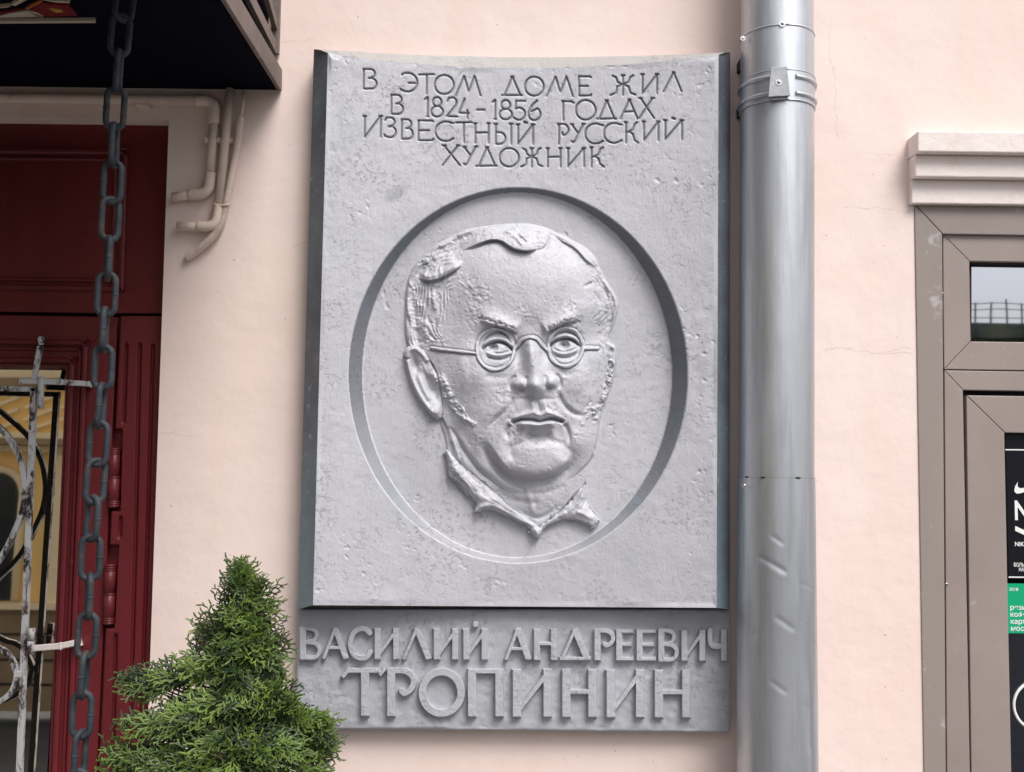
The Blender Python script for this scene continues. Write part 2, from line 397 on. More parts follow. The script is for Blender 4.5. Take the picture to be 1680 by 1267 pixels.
def path_field(X, Y, pts):
    """distance, signed distance (positive below a path that runs to the right), arc parameter"""
    best = np.full(X.shape, 1e18); sg = np.zeros(X.shape); tt = np.zeros(X.shape)
    L = np.hypot(*np.diff(pts, axis=0).T); tot = max(L.sum(), 1e-9); acc = 0
    for i in range(len(pts)-1):
        ax, ay = pts[i]; bx, by = pts[i+1]
        dx, dy = bx-ax, by-ay; l2 = dx*dx+dy*dy
        if l2 < 1e-12: continue
        t = np.clip(((X-ax)*dx+(Y-ay)*dy)/l2, 0, 1)
        qx, qy = X-ax-t*dx, Y-ay-t*dy
        d = qx*qx+qy*qy
        m = d < best
        best = np.where(m, d, best)
        sg = np.where(m, dx*(Y-ay)-dy*(X-ax), sg)
        tt = np.where(m, (acc+t*L[i])/tot, tt)
        acc += L[i]
    d = np.sqrt(best)
    return d, np.where(sg >= 0, d, -d), tt

def poly_field(X, Y, pts):
    """signed distance to a closed outline, positive inside"""
    P = np.vstack([pts, pts[:1]])
    d, _, _ = path_field(X, Y, P)
    ins = np.zeros(X.shape, bool)
    for i in range(len(P)-1):
        ax, ay = P[i]; bx, by = P[i+1]
        if ay == by: continue
        c = ((ay > Y) != (by > Y)) & (X < (bx-ax)*(Y-ay)/(by-ay)+ax)
        ins ^= c
    return np.where(ins, d, -d)

def blur(H, s):
    r = max(1, int(3*s)); k = np.exp(-0.5*(np.arange(-r, r+1)/s)**2); k /= k.sum()
    def conv(A):
        n = A.shape[0]
        B = np.pad(A, ((r, r), (0, 0)), mode='edge')
        m = 1
        while m < B.shape[0]+len(k): m *= 2
        F = np.fft.irfft(np.fft.rfft(B, m, axis=0)*np.fft.rfft(k, m)[:, None], m, axis=0)
        return F[2*r:2*r+n]
    return conv(conv(H).T).T

def sstep(a, b, x):
    t = np.clip((x-a)/(b-a), 0, 1); return t*t*(3-2*t)

class Field:
    def __init__(s, x0, y0, x1, y1, step):
        s.step = step
        s.x = np.arange(x0, x1+step*.5, step); s.y = np.arange(y0, y1+step*.5, step)
        s.X, s.Y = np.meshgrid(s.x, s.y); s.H = np.zeros(s.X.shape)
    def win(s, pts, m):
        p = np.array(pts)
        i0, i1 = np.searchsorted(s.x, [p[:, 0].min()-m, p[:, 0].max()+m])
        j0, j1 = np.searchsorted(s.y, [p[:, 1].min()-m, p[:, 1].max()+m])
        return slice(j0, max(j1, j0+1)), slice(i0, max(i1, i0+1))
    def ridge(s, pts, w, a, t0=.12, t1=.12, w1=None, n=6, flat=0, smooth=True):
        p = smooth_path(pts, n) if smooth else np.array(pts, float)
        W = s.win(p, 3*max(w, w1 or 0)+flat)
        if s.H[W].size == 0: return
        d, _, t = path_field(s.X[W], s.Y[W], p)
        ww = w if w1 is None else w+(w1-w)*t
        tp = (sstep(-1e-6, t0, t) if t0 else 1)*(sstep(-1e-6, t1, 1-t) if t1 else 1)
        s.H[W] += a*np.exp(-(np.maximum(d-flat, 0)/ww)**2)*tp
    def lip(s, pts, w, a, soft=2.5, t0=.15, t1=.15, n=6):
        """a ledge: full height a just below a path running to the right, fading over w below, sharp above"""
        p = smooth_path(pts, n)
        W = s.win(p, 3*w)
        d, g, t = path_field(s.X[W], s.Y[W], p)
        f = np.where(g > 0, np.exp(-(g/w)**2), 0)*sstep(-soft*.5, soft, g)
        f = np.where(g > 0, f, 0)
        tp = sstep(-1e-6, t0, t)*sstep(-1e-6, t1, 1-t)
        end = ((t <= 0) | (t >= 1))
        s.H[W] += a*f*tp*np.where(end, 0, 1)
    def g(s, cx, cy, rx, ry, a, rot=0, p=2):
        W = s.win([(cx, cy)], 2.6*max(rx, ry))
        c, sn = math.cos(math.radians(rot)), math.sin(math.radians(rot))
        u = ((s.X[W]-cx)*c+(s.Y[W]-cy)*sn)/rx; v = (-(s.X[W]-cx)*sn+(s.Y[W]-cy)*c)/ry
        s.H[W] += a*np.exp(-(u*u+v*v)**(p/2))
    def dome(s, cx, cy, rx, ry, a, rot=0, k=.8):
        """half ellipsoid joined by soft maximum is too costly: a plain raised cap"""
        W = s.win([(cx, cy)], 1.2*max(rx, ry))
        c, sn = math.cos(math.radians(rot)), math.sin(math.radians(rot))
        u = ((s.X[W]-cx)*c+(s.Y[W]-cy)*sn)/rx; v = (-(s.X[W]-cx)*sn+(s.Y[W]-cy)*c)/ry
        s.H[W] += a*np.clip(1-(u*u+v*v), 0, 1)**k

def noise(shape, sig, seed):
    n = blur(np.random.RandomState(seed).normal(0, 1, shape), max(sig, .4))
    return n/n.std()

HEAD = [(208,430),(213,350),(240,285),(290,232),(345,200),(400,176),(470,163),(540,156),(610,152),(665,165),(700,182),(745,206),(800,240),(832,280),(852,330),(878,365),(898,402),(897,440),(882,490),(870,530),(890,560),(888,620),(872,690),(850,750),(838,800),(832,850),(818,895),(795,935),(740,985),(640,1040),(540,1030),(470,985),(420,930),(375,870),(345,815),(320,770),(270,700),(240,620),(216,545),(207,490)]
NECK = [(325,770),(334,850),(342,900),(350,950),(410,1000),(470,1050),(560,1090),(640,1140),(720,1080),(790,1000),(808,930),(820,880),(700,760),(450,720)]
EAR = [(206,600),(203,570),(218,550),(245,549),(272,570),(292,600),(312,640),(325,700),(330,770),(318,790),(300,784),(272,750),(245,712),(222,660)]
COLL = [(338,880),(343,930),(346,968),(375,992),(402,1020),(425,1045),(437,1066),(424,1090),(445,1094),(478,1082),(520,1096),(560,1115),(600,1136),(622,1165),(640,1172),(652,1150),(636,1128),(590,1098),(540,1060),(480,1010),(420,960),(375,915)]
COLR = [(636,1140),(690,1100),(740,1055),(780,1005),(797,988),(797,1030),(800,1062),(820,1090),(836,1116),(816,1138),(790,1132),(768,1120),(735,1116),(700,1122),(665,1140),(645,1165)]

def portrait(step=2.0):
    F = Field(150, 120, 950, 1210, step); X, Y = F.X, F.Y
    sm = lambda P: smooth_path(P, 5, True)
    def inflate(P, edge, H, R, p=2.2, sw=5):
        d = poly_field(X, Y, sm(P))
        e = sstep(-sw*.5, sw*.5, d)
        dd = np.clip(d, 0, R)/R
        return e*edge+H*(1-(1-dd)**p)*(d > 0), d
    hd, dH = inflate(HEAD, 14, 46, 210, 2.3, 3)
    soft = sstep(300, 420, X+.35*(300-Y))*(1-sstep(480, 560, Y))                 # the crown and the far temple melt into the ground
    hd = hd-soft*10.5*sstep(-1.5, 1.5, dH)*np.exp(-(np.maximum(dH,0)/60)**2)
    hd = np.where(dH > 12, blur(hd, 5/step), hd)
    nk, dN = inflate(NECK, 5, 16, 120, 2)
    er, dE = inflate(EAR, 14, 9, 30, 2, 3)
    cl, dL = inflate(COLL, 22, 15, 34, 1.8, 3)
    cr, dR = inflate(COLR, 20, 13, 34, 1.8, 3)
    # ---- flesh ----
    F.H = hd
    F.g(600,560,210,300,14)                       # overall front bulge
    F.g(590,330,190,110,8)                        # forehead
    F.H -= 17*(1-sstep(300,455,X+.10*(Y-600)))*sstep(0,30,dH)+10*sstep(760,875,X)*sstep(0,30,dH)
    F.g(445,640,34,60,7,-15); F.g(780,650,30,60,6,10)   # cheekbone planes
    F.g(372,470,60,110,-10, 8)                    # temple hollow
    F.g(835,480,30,90,-8)
    F.g(432,650,80,70,12)                         # cheeks
    F.g(770,690,62,90,15)
    F.g(400,760,60,80,8, 20); F.g(480,800,60,70,6)
    F.g(640,800,120,95,15)                        # muzzle
    # chin and jowls
    F.dome(640,912,104,58,24,-3,.8); F.g(505,865,40,46,9,-20); F.g(762,858,32,44,8,15); F.ridge([(552,862),(548,890),(556,925)],10,-8,.3,.3); F.ridge([(736,868),(738,895),(728,925)],10,-7,.3,.3)
    F.ridge([(560,872),(620,866),(690,862),(728,870)],9,-6,.3,.3)
    F.lip([(752,872),(738,925),(696,966),(630,978),(562,966),(520,935),(490,890),(462,845)],44,27,4,.2,.25)
    F.ridge([(762,880),(750,930),(705,978),(630,992),(552,980),(506,945),(474,895)],11,-14,.25,.25)
    F.g(790,850,40,60,8)
    # jaw to neck shading forms
    F.ridge([(346,806),(384,886),(426,948),(486,1006),(548,1046)],11,-18,.15,.25)
    F.ridge([(372,820),(404,880),(440,930),(490,985)],13,8,.2,.3); F.ridge([(452,850),(476,910),(510,958),(556,996),(620,1012),(690,1004)],9,-9,.2,.3)
    F.g(440,845,30,40,6,-30); F.g(500,800,26,34,-5); F.g(560,900,20,40,-4)
    F.ridge([(380,560),(402,640),(396,720)],16,4,.3,.3); F.ridge([(455,640),(500,652),(548,648)],8,-4,.3,.3); F.ridge([(690,628),(735,640),(775,630)],8,-4,.3,.3)
    F.ridge([(790,560),(812,640),(806,720)],14,-6,.3,.3); F.g(420,590,26,50,-6,20)
    F.ridge([(420,850),(460,930),(510,985),(560,1010)],18,7,.2,.3)
    F.H = np.where(dH > 14, blur(F.H, 4/step), F.H)
    # brows
    F.ridge([(436,450),(485,462),(530,478),(566,500)],9,4,.15,.25)
    F.ridge([(440,440),(490,448),(545,470)],22,2.5,.2,.25)
    F.lip([(574,512),(540,496),(500,485),(440,470)],30,25,7,.12,.3)
    F.ridge([(664,497),(702,474),(740,461),(778,464)],9,4,.25,.15)
    F.ridge([(690,462),(730,446),(775,446)],20,2.5,.25,.2)
    F.lip([(782,470),(740,475),(705,488),(660,514)],30,24,7,.3,.12)
    F.g(612,488,40,34,-7); F.g(612,420,26,50,2)   # glabella
    nb = noise(X.shape, 2.6/step, 21); nc = noise(X.shape, 4.2/step, 22)
    for P_ in ([(440,458),(490,470),(535,486),(570,508)],[(662,505),(705,483),(740,470),(782,466)]):
        p = smooth_path(P_, 6); W = F.win(p, 40); d, g_, t_ = path_field(X[W], Y[W], p)
        band = np.exp(-(d/11)**2)*sstep(0,.12,t_)*sstep(0,.12,1-t_)
        F.H[W] += band*(-9+2.2*nb[W]+1.8*nc[W])
    # sockets
    F.g(518,540,72,46,-27, 8); F.g(716,535,68,44,-27,-8)
    F.g(575,575,20,42,-12); F.g(664,566,16,36,-10)
    F.g(450,520,30,40,-7)
    # eyeballs
    F.g(506,558,48,32,15,4,3); F.g(724,549,46,30,15,-3,3)
    # lids: upper crease, lid plate, lid edge
    for c in ([(448,556),(462,526),(482,506),(512,497),(542,508),(562,530),(572,552)],
              [(670,546),(684,518),(706,500),(732,495),(758,505),(774,528),(780,548)]):
        F.ridge(c,9,5,.2,.2); F.ridge([(x,y+9) for x,y in c],4,-13,.2,.2)
    for c in ([(454,563),(468,546),(488,535),(514,532),(540,542),(562,565)],
              [(672,552),(688,534),(708,525),(734,522),(760,532),(779,552)]):
        F.ridge([(x,y-6) for x,y in c],7,13,.15,.15)
        F.ridge([(x,y+5) for x,y in c],4.5,-24,.12,.12)
    for c in ([(464,566),(485,576),(512,580),(538,575),(558,566)],
              [(682,560),(700,570),(724,575),(750,569),(772,556)]):
        F.ridge(c,5,7,.2,.2); F.ridge([(x,y-6) for x,y in c],3.5,-8,.25,.25); F.ridge([(x,y+12) for x,y in c],4.5,-10,.25,.25)
        F.ridge([(x+3,y+26) for x,y in c],12,4,.3,.3)
    for cx,cy,r in ((492,555,14),(723,548,15)):
        F.g(cx,cy,r*1.05,r*1.05,-18,0,5); F.g(cx-1,cy-2,6,6,-12)
        F.ridge([(cx+r*math.cos(a),cy+r*math.sin(a)) for a in np.linspace(.3,2.9,7)],2.5,2.5)
    F.g(462,560,6,5,4); F.g(558,572,7,5,4)
    # nose
    F.ridge([(611,515),(616,560),(622,610),(630,655),(632,668)],15,20,.2,0,32)
    F.ridge([(613,540),(621,600),(630,655)],20,11,.3,0,36)
    N0 = F.H.copy(); F.H = np.zeros_like(N0)
    F.g(631,684,29,27,32,0,2.6); F.g(579,674,22,20,24,-12,3.4); F.g(682,666,19,20,23,12,3.4)
    F.ridge([(600,648),(600,670),(606,694)],6,-10); F.ridge([(661,644),(663,666),(660,688)],6,-10)
    cut = poly_field(X[F.win([(630,680)],90)],Y[F.win([(630,680)],90)],smooth_path([(545,640),(630,600),(720,640),(706,678),(690,689),(668,688),(655,705),(630,721),(605,705),(594,692),(572,697),(554,690)],5,True))
    W = F.win([(630,680)],90); F.H[W] *= .22+.78*sstep(-7,3,cut)
    F.g(582,691,13,6,-20,8,3); F.g(675,685,9,6,-18,-10,3)
    F.H = N0+blur(F.H,1.6/step*2); F.g(628,722,50,8,-9)
    F.ridge([(572,646),(555,656),(547,676),(553,698)],6,-9,.2,.3); F.ridge([(690,640),(705,650),(712,670),(706,692)],6,-9,.2,.3)
    # nasolabial folds
    F.lip([(560,706),(548,745),(505,785),(462,822)],42,7,8,.2,.3)
    F.ridge([(558,706),(546,740),(512,775),(466,812)],8,-8,.2,.4)
    F.ridge([(704,694),(716,730),(750,765),(800,782)],8,-13,.2,.35)
    F.g(735,720,28,30,-4)
    # mouth
    F.ridge([(634,722),(640,745),(645,765)],7,-9,.3,.1); F.ridge([(618,725),(622,750),(626,770)],7,4); F.ridge([(656,722),(662,745),(668,766)],7,4)
    F.ridge([(552,796),(585,776),(622,768),(645,774),(668,766),(698,776),(722,796)],8,12,.12,.12)
    F.ridge([(548,800),(580,789),(620,789),(645,794),(670,788),(700,788),(726,800)],6,-30,.08,.08)
    F.ridge([(566,806),(600,803),(635,806),(670,802),(704,804)],11,19,.2,.2)
    F.ridge([(585,838),(640,846),(692,834)],17,-19,.3,.3)
    F.g(560,835,24,26,-6); F.g(712,832,20,26,-6)
    F.ridge([(548,802),(536,830),(545,862)],7,-11,.1,.5); F.ridge([(724,800),(738,835),(740,880)],7,-12,.1,.5)
    face = F.H.copy()
    # ---- neck ----
    F.H = nk
    F.ridge([(360,830),(385,900),(440,970),(520,1040)],16,7); F.ridge([(345,800),(368,880),(380,930)],8,6)
    F.g(640,1030,90,50,7)
    F.ridge([(470,1000),(560,1050),(650,1060)],10,-4); F.ridge([(540,1010),(640,1030),(740,1000)],9,-3)
    F.ridge([(352,850),(372,915),(412,965),(470,1012)],6,-9,.2,.2); F.ridge([(560,1075),(640,1108),(720,1060)],8,-6,.3,.3); F.ridge([(600,1000),(615,1060),(632,1110)],10,5,.3,.3)
    neck = F.H.copy()
    # ---- ear ----
    F.H = er
    F.ridge([(212,590),(218,566),(240,558),(264,576),(284,604)],9,14,.05,.1)
    F.ridge([(212,590),(226,650),(252,708),(282,752),(308,778)],9,12,.05,.1)
    F.ridge([(262,610),(250,640),(268,690),(288,730)],9,7); F.g(241,612,11,30,-20,-15); F.g(290,676,14,40,-30,-22); F.g(304,648,9,14,12); F.g(306,762,17,20,8); F.g(300,755,18,22,5)
    F.ridge([(262,600),(280,640),(300,640)],6,4)
    ear = F.H.copy()
    # ---- collar ----
    F.H = np.maximum(cl, cr)
    F.ridge([(350,930),(400,985),(450,1040),(520,1060),(600,1115)],9,5)
    F.ridge([(440,1078),(490,1068),(540,1090),(610,1135)],9,7,.1,.1)
    F.ridge([(470,1040),(530,1078),(600,1122)],6,-4); F.ridge([(370,950),(410,990),(440,1030)],5,-3)
    F.ridge([(700,1105),(750,1075),(785,1030)],7,4); F.ridge([(760,1085),(795,1100),(822,1112)],8,5); F.ridge([(725,1092),(762,1050),(786,1010)],4,-4)
    F.ridge([(770,1090),(790,1060),(793,1020)],4,-4); F.dome(634,1156,20,20,8)
    coll = F.H.copy()
    rag = noise(X.shape, 9/step, 41)*2.6+noise(X.shape, 4/step, 42)*1.2
    collm = np.maximum(dL, dR)+rag
    coll = coll*sstep(-2, 2, collm)+noise(X.shape, 8/step, 43)*1.6*(collm > 0)
    coll = np.where((np.maximum(dL, dR) <= 0) & (collm > 0), 22, coll)
    # ---- combine flesh ----
    H = np.maximum(face, neck)
    H = np.where(dE > -3, np.maximum(H*np.where(dE > 0, .0, 1)+np.where(dE > 0, ear, 0), ear), H)
    F.H = H
    # right ear behind the side-whisker
    F.ridge([(872,560),(886,552),(893,570),(884,640),(870,700)],8,6,.1,.2); F.g(878,566,8,8,-6); F.ridge([(862,575),(866,620),(856,680)],6,-4)
    head = F.H.copy()
    # ---- hair ----
    F.H = np.zeros_like(H)
    rs = np.random.RandomState(5)
    F.lip([(640,236),(600,242),(565,236),(545,226),(520,210),(495,206),(470,210),(430,226),(385,245)],55,20,3,.1,.3); F.ridge([(640,239),(600,246),(565,241),(543,231),(520,215),(495,210),(470,215),(430,231),(390,248)],3.5,-9,.2,.3)   # forelock edge
    F.dome(600,200,78,44,10); F.dome(655,208,30,32,6)
    F.ridge([(560,188),(585,200),(606,222)],4,-10,.45,.45); F.ridge([(676,178),(676,205),(660,232),(640,238)],4,-7,.4,.4)
    F.ridge([(530,175),(560,190),(590,225)],5,5); F.ridge([(455,190),(510,178),(560,180)],6,4)
    F.lip([(392,288),(365,306),(330,326),(290,338),(248,332)],50,16,3,.15,.15); F.ridge([(392,293),(365,311),(330,331),(290,343),(252,337)],3.5,-8,.25,.25)                                # left wave
    F.ridge([(250,318),(300,322),(350,300),(395,272)],9,6)
    F.lip([(832,302),(812,285),(790,268),(765,240),(735,220),(690,196)],40,9,3,.2,.2)
    F.ridge([(690,185),(745,215),(790,260),(822,300)],5,4); F.ridge([(780,358),(800,352),(820,338)],5,-10,.5,.4)
    F.ridge([(822,365),(832,390),(846,420)],7,-8,.45,.45); F.ridge([(835,290),(862,350),(870,400),(858,450)],7,5)
    F.ridge([(850,330),(880,380),(892,425),(878,480),(850,515)],8,6); F.ridge([(886,440),(872,480),(852,510)],5,-8,.45,.45)
    F.ridge([(840,420),(846,460),(838,510)],8,5)
    for i in range(30):                                                                                     # locks over the left side
        if i < 14:
            x, y, a, l, w = rs.uniform(235,400), 0, rs.uniform(-.75,-.25), rs.uniform(35,70), rs.uniform(5,9)
            y = 330-(x-240)*.75+rs.uniform(-55,-8)
        else:
            x, y, a, l, w = rs.uniform(222,320), rs.uniform(340,520), rs.uniform(1.1,1.9), rs.uniform(30,60), rs.uniform(5,10)
        F.ridge([(x,y),(x+l*.5*math.cos(a),y+l*.5*math.sin(a)+4),(x+l*math.cos(a),y+l*math.sin(a))],w,rs.choice([-1,1])*rs.uniform(2,4.5))
    F.ridge([(216,420),(226,470),(228,520),(244,560)],6,6); F.ridge([(236,400),(240,460),(246,520),(262,560)],6,-4,.45,.45)
    F.ridge([(228,340),(218,400),(214,460)],5,4)
    # side whiskers
    for path,n,w in (([(312,640),(336,690),(368,740),(402,782),(436,812)],70,16),([(880,590),(868,660),(846,730),(812,775)],45,11)):
        p = smooth_path(path,10); W = F.win(p, 70); d, g_, t_ = path_field(X[W], Y[W], p)
        band = np.exp(-(d/(w*1.15*(1-.35*t_)))**4)*sstep(0,.06,t_)*sstep(0,.06,1-t_)
        curl = np.clip(noise(X.shape, 5/step, n)[W], -1.3, 1.6)*3.4+noise(X.shape, 2.6/step, n+1)[W]*1.8
        F.H[W] += band*(5+curl)
    for i in range(24):
        x=rs.normal(820,24); y=rs.normal(765,16); F.g(x,y,6,4,rs.choice([4,-4]),rs.uniform(0,180))
    hair = F.H.copy()
    H = head+np.where(dH > 0, hair, hair*sstep(-8,0,dH))
    F.H = H
    # ---- spectacles laid on the face ----
    S = np.zeros_like(H); sd = np.full(H.shape, 1e9)
    L = [(500+61*math.cos(a),561+66*math.sin(a)) for a in np.linspace(0,2*math.pi,28)]
    R = [(728+56*math.cos(a),554+62*math.sin(a)) for a in np.linspace(0,2*math.pi,28)]
    parts = [(L,4.6),(R,4.6),([(562,560),(574,545),(586,530),(611,521),(636,527),(652,546),(668,562)],5),([(292,556),(342,563),(434,573)],4.2),([(786,556),(834,557)],4.2)]
    base = blur(H, 7/step*2*.5)
    wob = noise(X.shape, 9/step, 8)*.7
    for pts,w in parts:
        p = smooth_path(pts,4)
        W = F.win(p,20); d,_,_ = path_field(X[W],Y[W],p)
        sd[W] = np.minimum(sd[W], d-w+wob[W])
    low = sstep(530,575,Y)*((X < 575)|(X > 655))+((X > 572)&(X < 660))+(X < 440)+(X > 784)
    spec = base+.5+3.2*np.clip(low,0,1)+4.8*np.sqrt(np.clip(1-((sd+5)/5.5)**2,0,1))
    F.spec_m = sd
    H = np.where(sd < 0, np.maximum(spec, H), H)
    H = H-4*np.exp(-((sd-2.5)/2.5)**2)*(sd > 0)
    # collar over all
    cm = sstep(-2,1,collm)
    H = np.where(collm > -2, np.maximum(coll+neck*.35*(collm>0), H*(1-cm)), H)
    # cast roughness
    inside = np.maximum.reduce([dH, dN, dE, collm])
    rough = noise(X.shape,16/step,1)*.5+noise(X.shape,6/step,2)*.22+noise(X.shape,2.6/step,3)*.16-np.clip(noise(X.shape,2.2/step,4)-1.7,0,1)*1.6
    hz = sstep(0,6,dH)*(((Y < 560) & ((X < 345-.25*(Y-400)) | (X > 812))) | (Y < 225))
    hb = blur(hz.astype(float), 9/step); patch = sstep(.3, 1.5, noise(X.shape, 26/step, 9))
    rough = rough*(.8+.5*hb)+hb*(1-.55*soft)*(np.sin(dH*2*np.pi/15+noise(X.shape, 16/step, 5)*3.6)*1.9*sstep(-1.2,.6,noise(X.shape, 14/step, 16))+noise(X.shape, 8/step, 17)*1.3+noise(X.shape, 3.2/step, 6)*.5)+patch*noise(X.shape, 3.2/step, 7)*.9
    H = H+rough*sstep(-4,4,inside)
    F.H = H; F.inside = inside; F.dH, F.dE, F.dN, F.collm = dH, dE, dN, collm
    return F


# ============================ ground and street ============================
def sheet(name, x0, x1, y0, y1, z, mat):
    o = MB().add([(x0, y0, z), (x1, y0, z), (x1, y1, z), (x0, y1, z)], [[0, 1, 2, 3]]).build(name, mat); return tag(o, kind="structure")
sheet("ground", -80, 80, -90, 60, -.16, M['asphalt'])
tag(MB().box((-60, -3.2, -.3), (60, 1.0, 0)).build("pavement", M['paving']), kind="structure")
tag(MB().box((-60, -3.42, -.3), (60, -3.203, .004), .01).build("kerb", M['kerb']), kind="structure")
sheet("road", -60, 60, -11.0, -3.42, -.15, M['asphalt'])
tag(MB().box((-60, -13.2, -.3), (60, -11.0, 0), .01).build("far_pavement", M['paving']), kind="structure")

# ============================ the pink wall ============================
def line_x(x0, y0, x1, y1): return lambda y: x0+(x1-x0)*(y-y0)/(y1-y0)
door_edge = line_x(277, 196, 243, 1180)
win_edge = line_x(1500, 335, 1516, 1267)
GY = 1915                                                    # photo row of the pavement at the wall
dT = P(277, 196, 0); dB = P(door_edge(GY), GY, 0); wT = P(1500, 335, 0); wB = P(win_edge(GY), GY, 0)
DX0, WX1 = dT.x-1.75, wT.x+1.45
wall = thing("building_wall", (0, 0, 0), "pale pink stucco house wall with fine cracks behind the grey plaque", "wall")
MB().prism([(dB.x, 0), (dT.x, dT.z), (DX0, dT.z), (DX0, 0), (-5, 0), (-5, 6), (5, 6), (5, 0), (WX1, 0), (WX1, wT.z), (wT.x, wT.z), (wB.x, 0)][::-1], 0, .45).build("stucco", M['stucco'], wall)
# stepped moulding over the shop door
cx0 = P(1489.5, 300, 0).x
cor = MB(); cz_ = None
for (ya, yb, dep, dx) in ((215, 249, .068, 0), (249.1, 290, .044, .002), (290.1, 334, .020, .001)):
    za = (P(1520, ya, -dep).z if not cz_ else cz_-.0005); zb = P(1520, yb, -dep).z; cz_ = zb
    cor.box((cx0+dx, -dep, zb), (WX1+.1, .02, za), .003)
cor.build("cornice", M['cornice'], wall)

# ============================ memorial plaque ============================
plaque = thing("memorial_plaque", tuple(P(850, 1100, 0)), "large grey cast memorial plaque with a portrait in an oval hollow and Russian lettering", "plaque")
XM, HW = 857.0, 322.0
def Yf(px): s = (px-XM)/HW; return -(.070+.044*s*s)
FLOOR = -.048
topc = smooth_path([(538, 87), (590, 95), (650, 102), (740, 108.5), (850, 111.5), (960, 109.5), (1060, 103), (1130, 96), (1179, 90)], 8)
outc = smooth_path([(515, 81), (560, 83.5), (640, 88.5), (740, 92), (850, 94), (960, 93.5), (1060, 91.5), (1140, 88.5), (1198, 86)], 8)
lf = line_x(538, 87, 513.5, 993); rf = line_x(1179, 90, 1175.5, 997.5)
lo = line_x(515, 81, 488.5, 1000); ro = line_x(1198, 86, 1197.5, 1000)
NX, NY = 540, 740
uu = np.linspace(0, 1, NX); vv = np.linspace(0, 1, NY)
xt = lf(87)+(rf(90)-lf(87))*uu
ytop = np.interp(xt, topc[:, 0], topc[:, 1]); ybot = 993+4.5*uu
PY = ytop[None]*(1-vv[:, None])+ybot[None]*vv[:, None]
PXL = lf(PY); PXR = rf(PY); PX = PXL+(PXR-PXL)*uu[None]
YF = Yf(PX)
# oval hollow: splayed rim from the curved front down to a flat floor
ro_ = np.hypot((PX-850)/279.5, (PY-616)/308.5); ri_ = np.hypot((PX-848.5)/253.0, (PY-616)/299.0)
t = np.clip((1-ro_)/np.maximum((1-ro_)+np.maximum(ri_-1, 0), 1e-6), 0, 1)
t = np.where(ro_ >= 1, 0, np.where(ri_ <= 1, 1, t))
fl = FLOOR+0.004*np.clip((PY-609)/290, -1, 1)
YS = YF*(1-t)+fl*t
# cast surface
rough = noise(PX.shape, 26, 11)*.0005+noise(PX.shape, 9, 12)*.00018+noise(PX.shape, 3.2, 13)*.00012*(.5+1.2*sstep(-.3, 1.2, noise(PX.shape, 24, 19)))
zone = sstep(.1, .9, noise(PX.shape, 22, 14))
pit = np.clip(noise(PX.shape, 1.9, 15)-1.15, 0, 2)*zone
edge_keep = sstep(0, .012, np.minimum.reduce([uu[None]+0*PX, 1-uu[None]+0*PX, vv[:, None]+0*PX, 1-vv[:, None]+0*PX]))
YS = YS-(rough*edge_keep-pit*.0011*edge_keep)*np.where((t > .02) & (t < .98), .3, 1)

